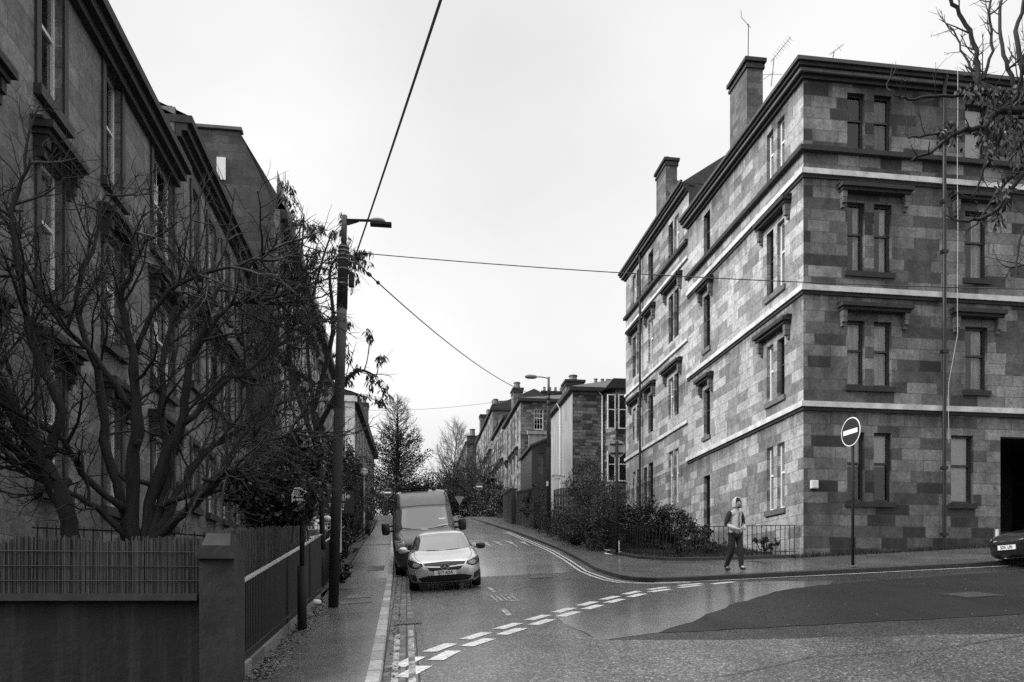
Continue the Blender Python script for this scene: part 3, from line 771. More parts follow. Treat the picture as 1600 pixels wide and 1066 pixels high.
course(tn2, 'cornice_band', 'dressed_stone', [(TX-.19, TX-.181, YN+.003, YF+.2, e2+.13, e2+.22)])
e = e2+.36; rf = MB()
rf.quad((TX-.25, YF+.2, e), (TX-.25, YN+.05, e), (TX+4.2, YN+.02, e+3.0), (TX+4.2, YF+.2, e+3.0)); rf.tri((TX-.25, YN+.02, e), (TX+4.2, YN+.02, e), (TX+4.2, YN+.02, e+3.0)); rf.quad((TX+4.2, YF+.2, e+3), (TX+4.2, YN+.05, e+3), (XE, YN+.05, e), (XE, YF+.2, e)); rf.tri((TX+4.2, YN+.02, e), (XE, YN+.02, e), (TX+4.2, YN+.02, e+3.))
rf.quad((TX+.05, YN+.04, ZE), (XE, YN+.04, ZE), (XE, YN+.04, e), (TX+.05, YN+.04, e))
rf.build('roof', 'slate', tn2)
for L in (1, 2):
    zt = slv[L][0]+DZ
    hood(tn2, '-x', TX+.03, cols2[1][0]-.45, cols2[0][1]+.45, zt+.34); hood(tn2, '-x', TX+.03, cols2[2][0]-.4, cols2[2][1]+.4, zt+.34); hood(tn2, '-x', TX+.03, cols2[4][0]-.4, cols2[3][1]+.4, zt+.34)
yp = Sx(1003.5, TX); m = MB(); m.tube([(TX-.12, yp, 4), (TX-.12, yp, e2+.0), (TX-.3, yp, e2+.35)], .055, 8); m.build('downpipe', 'black_paint', tn2)
y0, y1 = Sx(1040, cx0), Sx(1025.5, cx0); x1 = Tx(1058, y0); chimney(tn2, cx0, x1, y0, y1, e2, Zp(252, cx0, y0), npots=1, ph=.45, over=.12, potr=.2)
m = MB(); q = P(1053, 295, 39.5); m.lathe([(.01, 0), (.2, .02), (.38, .1), (.4, .12)], (0, 0, 0), 14); m.v = [(q.x+v[0], q.y-v[2], q.z+v[1]) for v in m.v]; m.build('satellite_dish', 'galvanised', tn2)

# ---- the dark terrace on the left
LX = -5.95
def left_house(name, label, y0, y1, ztop, cols, lv, base_z, cornice_out=.42, frames='white_paint', wallmat='dark_ashlar', hoods=(1,), surround=True, cth=.55):
    r = thing(name, (LX, y0, G(LX, y0)), label, 'building')
    ops = []
    for (a, b) in cols:
        for L, (zb, zt, dr_, bars) in enumerate(lv): ops.append((a, b, zb, zt, dr_, bars, L))
    w = MB(); wall_face(w, (LX, y0, 0), (0, 1, 0), (1, 0, 0), y1-y0, base_z, ztop+.2, [(a-y0, b-y0, c, d) for a, b, c, d, *_ in ops], .24)
    w.quad((LX-11, y0, base_z), (LX, y0, base_z), (LX, y0, ztop+.2), (LX-11, y0, ztop+.2)); w.quad((LX, y1, base_z), (LX-11, y1, base_z), (LX-11, y1, ztop+.2), (LX, y1, ztop+.2)); w.quad((LX-11, y1, base_z), (LX-11, y0, base_z), (LX-11, y0, ztop+.2), (LX-11, y1, ztop+.2))
    w.build('wall', wallmat, r)
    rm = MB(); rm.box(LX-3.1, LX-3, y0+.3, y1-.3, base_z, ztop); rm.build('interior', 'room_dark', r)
    for a, b, zb, zt, d, bars, L in ops:
        window(r, (LX-.17, (a+b)/2, zb), math.pi/2, b-a, zt-zb, frames, d, bars)
        course(r, 'sill', 'dark_surround', [(LX-.02, LX+.13, a-.2, b+.2, zb-.18, zb-.003)])
        if surround: course(r, 'surround', 'dark_surround', [(LX-.02, LX+.045, a-.16, a-.003, zb, zt+.16), (LX-.02, LX+.045, b+.003, b+.16, zb, zt+.16), (LX-.02, LX+.045, a-.002, b+.002, zt+.003, zt+.16)])
        if L in hoods: hood(r, '+x', LX, a-.3, b+.3, zt+.26, out=.34, corb='sooty_stone')
    co = cornice_out
    course(r, 'cornice', 'sooty_stone', [(LX-.02, LX+co*.35, y0, y1, ztop-cth, ztop-cth*.7), (LX-.02, LX+co*.7, y0, y1, ztop-cth*.7+.001, ztop-cth*.35), (LX-.3, LX+co, y0-.02, y1+.02, ztop-cth*.35+.001, ztop)])
    rf = MB(); rf.quad((LX+co-.1, y0, ztop+.01), (LX+co-.1, y1, ztop+.01), (LX-5.5, y1, ztop+2.4), (LX-5.5, y0, ztop+2.4)); rf.quad((LX-5.5, y0, ztop+2.4), (LX-5.5, y1, ztop+2.4), (LX-11, y1, ztop+.0), (LX-11, y0, ztop+.0))
    rf.tri((LX, y0, ztop), (LX-5.5, y0, ztop+2.4), (LX-11, y0, ztop)); rf.tri((LX, y1, ztop), (LX-11, y1, ztop), (LX-5.5, y1, ztop+2.4)); rf.build('roof', 'slate', r)
    return r
E1 = 12.75
Lz = lambda k: 1.6+k*5.95/.9907*.9907
c0 = [span(-95, -45, LX), span(61, 97, LX), span(163, 188, LX), span(238, 270, LX)]
c0[0] = (c0[1][0]-2.55, c0[1][1]-2.55)
lv1 = [(Lz(.30), Lz(.66), 'sides', (2, 1)), (Lz(.855), Lz(1.22), 'sides', (2, 1)), (Lz(1.39), Lz(1.79), 'none', (2, 1))]
yv1 = Sx(300, LX+.42)
h1 = left_house('terrace_house', 'dark stone terrace house nearest the camera on the left behind the bare tree', 9.0, yv1, E1, c0, lv1, -.5, hoods=(0, 1))
c2 = [span(299, 309, LX), span(324, 335, LX), span(347, 357, LX), span(368, 376, LX), span(386, 393, LX)]
yv2 = Sx(404, LX+.42)
h2 = left_house('terrace_house', 'taller dark terrace house next uphill on the left with heavy cornice', yv1+.02, yv2, E1+1.35, c2, [(Lz(.42), Lz(.72), 'sides', (2, 1)), (Lz(1.0), Lz(1.32), 'sides', (2, 1)), (Lz(1.56), Lz(1.92), 'net', (2, 1))], 0, hoods=(1,))
course(h2, 'parapet', 'dressed_stone', [(LX-1.4, LX-.1, yv1+.1, yv1+1.1, E1+1.36, E1+1.62)])
# gabled block beyond, its bare gable facing downhill
yg = yv2+.05; yg2 = 52.
zg = Zp(327, LX, yg)
h3 = thing('gabled_tenement', (LX, yg, G(LX, yg)), 'tall stone tenement with a bare sloping gable above the left terrace', 'building')
w = MB(); ga = Tx(433, yg); xg = Tx(374, yg); zg2 = Zp(207, xg, yg); xl = Tx(320, yg)-3
gops = []
gc = [span(p, q, ga) for p, q in ((441, 447), (455, 460), (468, 472), (479, 483), (488, 491.5), (497, 500), (505, 507.5))]
for L, k in enumerate((.62, 1.2, 1.78, 2.36)):
    for a, b in gc:
        if b < yg2: gops.append((a, b, 1.6+k*6, 1.6+k*6+2.0, L))
wall_face(w, (ga, yg, 0), (0, 1, 0), (1, 0, 0), yg2-yg, 0, zg, [(a-yg, b-yg, c, d) for a, b, c, d, L in gops], .22)
w.cur = 1; w.poly([(xl, yg, 0), (ga, yg, 0), (ga, yg, zg), (xg, yg, zg2), (xl, yg, zg2-.05)]); w.poly([(ga, yg2, 0), (xl, yg2, 0), (xl, yg2, zg2), (xg, yg2, zg2), (ga, yg2, zg)])
w.build('wall', ['terrace_stone', 'gable_stone'], h3)
rm = MB(); rm.box(ga-3.1, ga-3, yg+.3, yg2-.3, 0, zg); rm.build('interior', 'room_dark', h3)
for a, b, c, d, L in gops:
    window(h3, (ga-.16, (a+b)/2, c), math.pi/2, b-a, d-c, 'white_paint', ['sides', 'none', 'net'][(L+int(a)) % 3], (1, 1))
    course(h3, 'surround', 'pale_course', [(ga-.02, ga+.06, a-.16, a-.003, c-.1, d+.14), (ga-.02, ga+.06, b+.003, b+.16, c-.1, d+.14)])
    if L in (1, 2): hood(h3, '+x', ga, a-.25, b+.25, d+.2, out=.3)
rf = MB(); rf.quad((ga+.35, yg+.02, zg+.05), (ga+.35, yg2, zg+.05), (xg, yg2, zg2+.02), (xg, yg+.02, zg2+.02)); rf.quad((xg, yg+.02, zg2+.02), (xg, yg2, zg2+.02), (xl, yg2, zg2), (xl, yg+.02, zg2)); rf.build('roof', 'slate', h3)
course(h3, 'skew', 'dressed_stone', [(xl, xg+.1, yg-.1, yg+.25, zg2+.03, zg2+.14)])
course(h3, 'eaves', 'sooty_stone', [(ga-.02, ga+.38, yg-.05, yg2, zg-.3, zg+.04)])
course(h3, 'skew_stone', 'dressed_stone', [(ga-.1, ga+.12, yg-.12, yg, 3.5, zg)])
m = MB(); x = Tx(346, yg); z = Zp(265, x, yg); m.box(x-.16, x+.16, yg-.06, yg+.02, z-.42, z+.42); m.build('gable_window', 'white_blind', h3)
for s_, ht in ((Sx(442, ga-1.0), 1.3), (Sx(466, ga-.8), 1.6), (Sx(479, ga-.8), 1.6)):   # dormers and stacks along the eaves
    d = MB(); d.box(ga-2.2, ga-.35, s_-.2, s_+1.5, zg-.1, zg+ht); o = d.build('dormer', 'rubble', h3)
    f_ = MB(); f_.box(ga-.36, ga-.2, s_-.28, s_+1.58, zg+ht+.003, zg+ht+.12); f_.box(ga-.34, ga-.26, s_, s_+.14, zg, zg+ht); f_.box(ga-.34, ga-.26, s_+.62, s_+.74, zg, zg+ht); f_.box(ga-.34, ga-.26, s_+1.25, s_+1.4, zg, zg+ht); f_.build('dormer_frame', 'pale_course', o)
chimney(h3, ga-2.6, ga-1.2, yg2-2, yg2-1.1, zg, zg+3.4, 'rubble', npots=3, axis='x')

# ---- generic far house rows
def row_house(name, label, x, y0, y1, zb, ztop, face, cols, lv, wallmat='terrace_stone', depth=9., frames='white_paint', front_win=None, roofh=2.0, hoods=(), group=None, hip=False, gablemat=None):
    """x = street face; face '+x' or '-x'; cols as (y0,y1) pairs, lv as (zb, zt) pairs"""
    r = thing(name, (x, y0, zb), label, 'building', group)
    sg_ = 1 if face == '+x' else -1; xb = x-sg_*depth
    w = MB(); ops = [(a, b, c, d) for a, b in cols for c, d in lv]
    if face == '+x': wall_face(w, (x, y0, 0), (0, 1, 0), (1, 0, 0), y1-y0, zb-1, ztop, [(a-y0, b-y0, c, d) for a, b, c, d in ops], .2)
    else: wall_face(w, (x, y1, 0), (0, -1, 0), (-1, 0, 0), y1-y0, zb-1, ztop, [(y1-b, y1-a, c, d) for a, b, c, d in ops], .2)
    if gablemat: w.cur = 1
    fops = front_win or []
    x_lo, x_hi = min(x, xb), max(x, xb)
    wall_face(w, (x_lo, y0, 0), (1, 0, 0), (0, -1, 0), x_hi-x_lo, zb-1, ztop, [(a-x_lo, b-x_lo, c, d) for a, b, c, d, *_ in fops], .2)
    w.cur = 0
    w.quad((x_hi, y1, zb-1), (x_lo, y1, zb-1), (x_lo, y1, ztop), (x_hi, y1, ztop)); w.quad((xb, y0, zb-1), (xb, y1, zb-1), (xb, y1, ztop), (xb, y0, ztop))
    w.build('wall', [wallmat]+([gablemat] if gablemat else []), r)
    rm = MB(); xm = x-sg_*2.6; rm.box(xm-.05, xm+.05, y0+2.6, y1-.3, zb, ztop); rm.box(x_lo+.3, x_hi-.3, y0+2.5, y0+2.6, zb, ztop); rm.build('interior', 'room_dark', r)
    rz = math.pi/2 if face == '+x' else -math.pi/2
    for k, (a, b, c, d) in enumerate(ops):
        window(r, (x-sg_*.14, (a+b)/2, c), rz, b-a, d-c, frames, ['none', 'sides', 'blind', 'net'][(k*7+int(y0)) % 4])
        course(r, 'surround', 'dressed_stone', [(x-.01, x+.05*sg_, a-.13, a-.003, c-.12, d+.14) if sg_ > 0 else (x-.05, x+.01, a-.13, a-.003, c-.12, d+.14)])
        if (k % len(lv)) in hoods: hood(r, face, x, a-.2, b+.2, d+.16, out=.3, drop=.4)
    for (a, b, c, d, fr, dr_, bars) in fops: window(r, ((a+b)/2, y0+.12, c), 0, b-a, d-c, fr, dr_, bars)
    course(r, 'eaves', 'sooty_stone', [(x_lo-.25, x_hi+.25, y0-.25, y1+.05, ztop+.002, ztop+.25)])
    rf = MB(); z0 = ztop+.252; xm = (x_lo+x_hi)/2; hy = 3.2 if hip else 0
    A, B, Cc, D = (x_lo-.2, y0-.2, z0), (x_hi+.2, y0-.2, z0), (x_hi+.2, y1, z0), (x_lo-.2, y1, z0); Ra, Rb = (xm, y0-.2+hy, z0+roofh), (xm, y1, z0+roofh)
    rf.quad(A, Ra, Rb, D); rf.quad(B, Cc, Rb, Ra); rf.tri(A, B, Ra); rf.tri(Cc, D, Rb); rf.build('roof', 'slate', r)
    return r
def yc(px, x): return span(px[0], px[1], x)
# right: the rendered house across the lane
HA = Tx(894.5, 47.); yA0 = 47.; yA1 = Sx(861, HA); zA = Zp(612, HA, yA0)
ha = row_house('rendered_house', 'two storey house beyond the lane with pale rendered side and dark rubble gable', HA, yA0, yA1, G(HA, yA0), zA, '-x', [], [], 'render', 7.5, roofh=1.5, hip=True, gablemat='rubble')
bx0, bx1 = Tx(944, yA0), Tx(985, yA0)
m = MB(); bay = [(bx0, yA0), (bx0+.5, yA0-.9), (bx1-.5, yA0-.9), (bx1, yA0)]
zz0 = G(HA, yA0)-.5
m.grid([[(x, y, z) for x, y in bay] for z in (zz0, zA)]); o = m.build('bay', 'rubble', ha)
c = MB(); c.poly([(x, y, zA+.002) for x, y in bay]); c.prism([(bx0-.2, zA+.003), (bx1+.2, zA+.003), (bx1-.3, zA+.6), (bx0+.3, zA+.6)], yA0-1.1, yA0+.3); c.build('bay_roof', 'slate', o)
for k, (zt, zb) in enumerate(((617, 671), (705, 753))):
    for (p0, p1) in ((949, 961.5), (966, 981)):
        a, b = Tx(p0, yA0-.95), Tx(p1, yA0-.95); z0, z1 = Zp(zb, a, yA0-.95), Zp(zt, a, yA0-.95)
        window(ha, ((a+b)/2, yA0-.96, z0), 0, b-a, z1-z0, 'white_paint', 'none')
        bk = MB(); bk.quad((a, yA0-.91, z0), (b, yA0-.91, z0), (b, yA0-.91, z1), (a, yA0-.91, z1)); bk.build('dark_room', 'room_dark', ha)
for px in (940.5,): 
    x = Tx(px, yA0); m = MB(); m.tube([(x-.25, yA0-.08, zA), (x, yA0-.08, zA-.25), (x, yA0-.08, zz0)], .05, 6); m.build('downpipe', 'white_paint', ha)
y_ = Sx(877, HA); m = MB(); m.tube([(HA-.3, y_, zA+.1), (HA-.08, y_, zA-.3), (HA-.08, y_, zz0)], .045, 6); m.build('downpipe', 'white_paint', ha)
chimney(ha, HA+.3, HA+1.5, yA0+3.3, yA0+4.6, zA-.5, Zp(597, HA, yA0+3.3), 'chimney_stone', npots=1, ph=.45, potr=.3)
chimney(ha, HA+2.2, HA+3.6, yA0+3.5, yA0+4.1, zA, Zp(604, HA+2.2, yA0+3.5), npots=3, ph=.42, axis='x')
# house with the small-paned window, and its lean-to
yB0 = 61.; HB = Tx(813.5, yB0); yB1 = Sx(788, HB); zB = Zp(628, HB, yB0)
fa, fb = Tx(834, yB0), Tx(849, yB0)
lvB = [(Zp(765, HB, yB0), Zp(738, HB, yB0)), (Zp(735, HB, yB0)+.5, Zp(700, HB, yB0)), (Zp(682, HB, yB0), Zp(640, HB, yB0))]
hb = row_house('small_paned_house', 'terrace end house with white small paned sash window in its downhill wall', HB, yB0, yB1, 7.2, zB, '-x', [yc((807.5, 809.5), HB), yc((802.5, 804.5), HB), yc((798, 800), HB), yc((792, 794), HB)], lvB, 'terrace_stone', 8., front_win=[(fa, fb, Zp(672, fa, yB0), Zp(639, fa, yB0), 'white_paint', 'none', (3, 2))], roofh=1.2, hip=True, hoods=(1,), gablemat='rubble')
chimney(hb, HB+.2, HB+1.0, yB0+5.5, yB0+7, zB-.3, Zp(609, HB, yB0+5.5), npots=1, ph=.65, potr=.3)
chimney(hb, HB+3, HB+7.6, yB0+7, yB0+7.7, zB, Zp(614, HB+3, yB0+7), npots=9, ph=.42, axis='x'); chimney(hb, HB+7.8, HB+9.6, yB0+3, yB0+3.7, zB, Zp(607, HB+8, yB0+3), npots=4, ph=.7, axis='x')
lt = thing('lean_to', (Tx(838, 55.), 55., 6.), 'dark lean-to outbuilding with sloping roof between the rendered house and terrace', 'building')
x0, x1 = Tx(831, 55.), Tx(863, 55.); m = MB(); z0, zl, zr = 5.2, Zp(697, x0, 55.), Zp(682, x1, 55.)
wops = (Tx(840.5, 55.), Tx(849, 55.), Zp(745, x0, 55), Zp(708, x0, 55)); wop2 = (Tx(853, 55.), Tx(857, 55.), Zp(745, x0, 55), Zp(708, x0, 55))
wall_face(m, (x0, 55., 0), (1, 0, 0), (0, -1, 0), x1-x0, z0, zl-.2, [(wops[0]-x0, wops[1]-x0, wops[2], wops[3])], .15)
m.poly([(x0, 55., zl-.2), (x1, 55., zl-.2), (x1, 55., zr-.2), (x0, 55., zl-.19)]); m.quad((x0, 60.5, z0), (x0, 55., z0), (x0, 55., zl-.2), (x0, 60.5, zl-.2)); m.build('wall', 'frame_dark', lt)
m = MB(); m.hexa([(x0-.2, 54.7, zl-.15), (x1, 54.7, zr-.15), (x1, 60.9, zr-.15), (x0-.2, 60.9, zl-.15), (x0-.2, 54.7, zl), (x1, 54.7, zr), (x1, 60.9, zr), (x0-.2, 60.9, zl)]); m.build('roof', 'slate', lt)
m = MB(); m.box(wops[0], wops[1], 55.08, 55.12, wops[2], wops[3]); m.build('shutter', 'chimney_stone', lt)
m = MB(); m.box(Tx(826, 60.4), Tx(862, 60.4), 60.35, 60.55, 6, Zp(679, x0, 60.4)); m.box(Tx(824, 60.4), Tx(864, 60.4), 60.25, 60.65, Zp(679, x0, 60.4)+.002, Zp(674, x0, 60.4)); m.build('back_wall', 'render', lt)
# the long row behind
H2 = HB+.05
yC0 = yB1+.05; yC1 = Sx(769.5, H2); zC = Zp(655, H2, yC0)
colsC = [yc((784.8, 786.2), H2), yc((781.5, 782.8), H2), yc((778.4, 779.6), H2), yc((775, 776.2), H2), yc((771.8, 772.9), H2)]
hc = row_house('terrace_row_house', 'grey stone row house beyond the small paned house, lower eaves', H2, yC0, yC1, 7.2, zC, '-x', colsC, [(zC-9, zC-7), (zC-6, zC-3.8), (zC-2.9, zC-.9)], hoods=(0, 1), roofh=1.6)
chimney(hc, H2+.3, H2+1.1, yC1-2, yC1-.5, zC, zC+1.3, npots=1, ph=.5, potr=.25)
yD0 = yC1+.05; yD1 = Sx(744, H2); zD = Zp(642, H2, yD0)
colsD = [yc((766.2, 767.2), H2), yc((763, 764), H2), yc((759.5, 760.4), H2), yc((756, 756.9), H2), yc((752, 752.8), H2), yc((748, 748.7), H2)]
hd = row_house('tall_row_house', 'tall tenement in the far row with a line of chimney pots', H2, yD0, yD1, 7., zD, '-x', colsD, [(zD-13, zD-11), (zD-9.6, zD-7.4), (zD-6.2, zD-4.2), (zD-2.9, zD-.9)], hoods=(1, 2), roofh=2.2)
chimney(hd, H2+.1, H2+.8, yD0+.2, yD0+1.8, zD, Zp(634, H2, yD0+.2), npots=1, ph=.7, potr=.3); chimney(hd, Tx(769, yD0+2), Tx(797, yD0+2), yD0+2, yD0+2.8, zD, Zp(637, H2+2, yD0+2), npots=8, ph=.6, axis='x', potr=.14)
chimney(hd, H2+.1, H2+2.2, yD1-5, yD1-3.6, zD, Zp(650, H2, yD1-5), npots=2, ph=.7, potr=.25)
H3 = H2-1.2; yE0 = yD1+.3; zE3 = Zp(694, H3, yE0)
he = row_house('distant_house', 'distant gabled house with a single tall chimney closing the row', H3, yE0, yE0+30, 6., zE3, '-x', [], [], 'rubble', 12, roofh=3.5)
chimney(he, H3+.3, H3+1.6, yE0+2, yE0+3.4, zE3, Zp(678, H3, yE0), npots=1, ph=1.0, potr=.4)
# far terrace on the left beyond the tree
yF0 = 69.; XF = Tx(553, yF0)
r = thing('far_terrace', (XF, yF0, 7.2), 'far terrace on the left past the lamp column with pilaster corner and chimneys', 'building')
zF = Zp(622, XF, yF0); d_ = Vector((Tx(585, 97.)-XF, 97.-yF0, 0)); Ln = d_.length; d_.normalize(); n_ = Vector((d_.y, -d_.x, 0))
w = MB(); fo = []
for k in range(8):
    for c in (zF-10.5, zF-6.9, zF-3.4): fo.append((1.6+k*3.3, 2.7+k*3.3, c, c+2.1))
wall_face(w, (XF, yF0, 0), d_, n_, Ln, 6, zF, [f for f in fo if f[1] < Ln], .2)
xl_ = XF-9; w.quad((xl_, yF0, 6), (XF, yF0, 6), (XF, yF0, zF), (xl_, yF0, zF)); w.build('wall', 'terrace_stone', r)
E_ = Vector((XF, yF0, 0))+d_*Ln
m = MB(); m.quad((XF+.4, yF0-.3, zF+.2), (E_.x+.4, E_.y, zF+.2), (E_.x-5, E_.y, zF+2.4), (XF-5, yF0, zF+2.4)); m.quad((XF-5, yF0, zF+2.4), (E_.x-5, E_.y, zF+2.4), (E_.x-10, E_.y, zF), (XF-10, yF0, zF)); m.build('roof', 'slate', r)
m = MB(); m.box(XF-.75, XF+.06, yF0-.08, yF0+.5, 6, zF-.4); m.box(XF-.9, XF+.3, yF0-.3, yF0+.5, zF-.399, zF+.1); m.build('pilaster', 'pale_course', r)
m = MB()
p0 = Vector((XF, yF0, 0)); p1 = E_
m.hexa([p0+n_*-.05+Vector((0, 0, zF-.5)), p0+n_*.45+Vector((0, 0, zF-.5)), p1+n_*.45+Vector((0, 0, zF-.5)), p1+n_*-.05+Vector((0, 0, zF-.5)), p0+n_*-.05+Vector((0, 0, zF+.19)), p0+n_*.5+Vector((0, 0, zF+.19)), p1+n_*.5+Vector((0, 0, zF+.19)), p1+n_*-.05+Vector((0, 0, zF+.19))]); m.build('cornice', 'sooty_stone', r)
for f in fo:
    if f[1] < Ln:
        c = Vector((XF, yF0, 0))+d_*((f[0]+f[1])/2)-n_*.12; window(r, (c.x, c.y, f[2]), math.atan2(d_.y, d_.x), f[1]-f[0], f[3]-f[2], 'white_paint', 'none')
for px, d2 in ((560, 78.), (570, 88.)):
    x = Tx(px, d2); zz = Zp(636 if px == 560 else 632, x, d2); chimney(r, x-.55, x+.35, d2, d2+1.6, zF-1, zz, npots=2, ph=.8, potr=.25)

# ---- unseen terrace added behind the viewer to shade the corner and darken window reflections
bo = thing('shade_terrace', (4, -15, G(4, -8)), 'unseen stone terrace added behind the viewer to shade the corner', 'building')
w = MB(); fo = [(2+k*3.4, 3.2+k*3.4, c, c+2.) for k in range(19) for c in (1.2, 4.6)]
wall_face(w, (38, -15, 0), (-1, 0, 0), (0, 1, 0), 68, -4, 8, fo, .25)
w.quad((-30, -25, -4), (38, -25, -4), (38, -25, 8), (-30, -25, 8)); w.quad((38, -15, -4), (38, -15, 8), (38, -25, 8), (38, -25, -4)); w.quad((-30, -15, -4), (-30, -25, -4), (-30, -25, 8), (-30, -15, 8)); w.build('wall', 'terrace_stone', bo)
m = MB(); m.quad((-30, -14.6, 8), (38, -14.6, 8), (38, -20, 10), (-30, -20, 10)); m.quad((-30, -20, 10), (38, -20, 10), (38, -25, 8), (-30, -25, 8)); m.build('roof', 'slate', bo)
m = MB(); m.quad((-29, -16.5, -4), (37, -16.5, -4), (37, -16.5, 8), (-29, -16.5, 8)); m.build('interior', 'room_dark', bo)
# ------------------------------------------------------------------ vehicles
def ring_loft(rings, n=6., seg=56):
    m = MB(); rows = []
    for (z, yf, yb, w, *rest) in rings:
        nn = rest[0] if rest else n
        c, b = (yf+yb)/2, (yb-yf)/2; row = []
        for k in range(seg):
            a = 2*math.pi*k/seg; ca, sa = math.cos(a), math.sin(a)
            row.append((w*math.copysign(abs(ca)**(2/nn), ca), c+b*math.copysign(abs(sa)**(2/nn), sa), z))
        rows.append(row)
    m.grid(rows, True); m.poly([p for p in reversed(rows[0])]); m.poly(rows[-1]); return m
def cut(ob, cutters):
    """cut wheel arches out of a body once, then throw the cutters away"""
    tmp = []
    for (x0, x1, y, z, r) in cutters:
        bm = bmesh.new(); bmesh.ops.create_cone(bm, cap_ends=True, segments=28, radius1=r, radius2=r, depth=abs(x1-x0), matrix=Matrix.Translation(((x0+x1)/2, y, z)) @ Matrix.Rotation(math.pi/2, 4, 'Y'))
        me = bpy.data.meshes.new('cutter'); bm.to_mesh(me); bm.free(); c = bpy.data.objects.new('cutter', me); COL.objects.link(c); tmp.append(c)
        md = ob.modifiers.new('arch', 'BOOLEAN'); md.object = c; md.operation = 'DIFFERENCE'; md.solver = 'EXACT'
    par = ob.parent; ob.parent = None; mw = ob.location.copy()
    dg = bpy.context.evaluated_depsgraph_get(); me = bpy.data.meshes.new_from_object(ob.evaluated_get(dg)); ob.modifiers.clear(); ob.data = me; ob.parent = par
    for c in tmp: bpy.data.objects.remove(c)
def bvh_of(mb):
    return BVHTree.FromPolygons([Vector(v) for v in mb.v], mb.f)
def patch(bvh, bottom, top, nu=14, nv=6, off=.006, d=(0, 1, 0), o=-3., skirt=.03):
    """a plate lying on a body: two edges in the projection plane, shot along d onto the skin"""
    d = Vector(d)
    def lerp(pl, u):
        k = u*(len(pl)-1); i = min(int(k), len(pl)-2); f = k-i
        return (pl[i][0]+(pl[i+1][0]-pl[i][0])*f, pl[i][1]+(pl[i+1][1]-pl[i][1])*f)
    rows = []
    for j in range(nv+1):
        row = []
        for i in range(nu+1):
            a, b = lerp(bottom, i/nu), lerp(top, i/nu); q = (a[0]+(b[0]-a[0])*j/nv, a[1]+(b[1]-a[1])*j/nv)
            p0 = Vector((q[0], 0, q[1])) if abs(d.y) > .5 else Vector((0, q[0], q[1]))
            p0 = p0+d*o
            h = bvh.ray_cast(p0, d)
            if h[0] is None: row.append(p0-d*o); continue
            nr = h[1] if h[1].dot(d) < 0 else -h[1]
            row.append(h[0]+nr*off)
        rows.append(row)
    m = MB(); m.grid(rows)
    if skirt:
        edge = rows[0]+[r[-1] for r in rows[1:]]+rows[-1][-2::-1]+[r[0] for r in rows[-2:0:-1]]
        m.grid([edge, [p+d*skirt for p in edge]], True)
    return m
def wheel(parent, x, y, z, r, w, rim=.62):
    sgn = 1 if x > 0 else -1
    t = MB(); prof = [(r*.66, -w/2), (r*.9, -w/2), (r*.98, -w*.38), (r, -w*.25), (r, w*.25), (r*.98, w*.38), (r*.9, w/2), (r*.66, w/2)]
    t.lathe([(a, b) for a, b in prof], n=28); t.v = [(x+v[2], y+v[0], z+v[1]) for v in t.v]
    o = t.build('wheel', 'rubber', parent, smooth=True, local=True)
    g = MB(); g.lathe([(r*.67, w*.3), (r*.66, w*.46), (r*.6, w*.46), (r*.58, w*.2), (.01, w*.16)], n=28)
    for k in range(5):
        a = 2*math.pi*k/5; u = Vector((math.cos(a), math.sin(a))); p = Vector((-u.y, u.x))*.03
        q = lambda s_, f, zz: (u.x*s_+p.x*f, u.y*s_+p.y*f, zz)
        g.hexa([q(.02, -1, w*.2), q(.02, 1, w*.2), q(r*.62, .8, w*.2), q(r*.62, -.8, w*.2), q(.02, -1, w*.42), q(.02, 1, w*.42), q(r*.62, .8, w*.44), q(r*.62, -.8, w*.44)])
    g.v = [(x+sgn*v[2], y+v[0], z+v[1]) for v in g.v]; g.build('rim', 'galvanised', o, smooth=False, local=True)
def blob(mb, c, r, n=12, ex=2.6):
    rows = []
    for i in range(n//2+1):
        f = -math.pi/2+math.pi*i/(n//2); row = []
        for k in range(n):
            a = 2*math.pi*k/n
            pw = lambda v: math.copysign(abs(v)**(2/ex), v)
            row.append((c[0]+r[0]*pw(math.cos(f))*pw(math.cos(a)), c[1]+r[1]*pw(math.cos(f))*pw(math.sin(a)), c[2]+r[2]*pw(math.sin(f))))
        rows.append(row)
    mb.grid(rows, True)
def star(mb, c, R_, r_, bvh=None):
    x0, y0, z0 = c
    n = 28
    for k in range(n):
        a, b = 2*math.pi*k/n, 2*math.pi*(k+1)/n
        pt = lambda an, rr, yy: (x0+rr*math.cos(an), yy, z0+rr*math.sin(an))
        mb.hexa([pt(a, R_*.82, y0), pt(b, R_*.82, y0), pt(b, R_*.82, y0+.03), pt(a, R_*.82, y0+.03), pt(a, R_, y0), pt(b, R_, y0), pt(b, R_, y0+.03), pt(a, R_, y0+.03)])
    for k in range(3):
        a = math.pi/2+2*math.pi*k/3; tip = (x0+R_*.84*math.cos(a), z0+R_*.84*math.sin(a))
        l = (x0+R_*.2*math.cos(a+1.05), z0+R_*.2*math.sin(a+1.05)); r = (x0+R_*.2*math.cos(a-1.05), z0+R_*.2*math.sin(a-1.05))
        mb.prism([(x0, z0), r, tip, l], y0+.003, y0+.02)
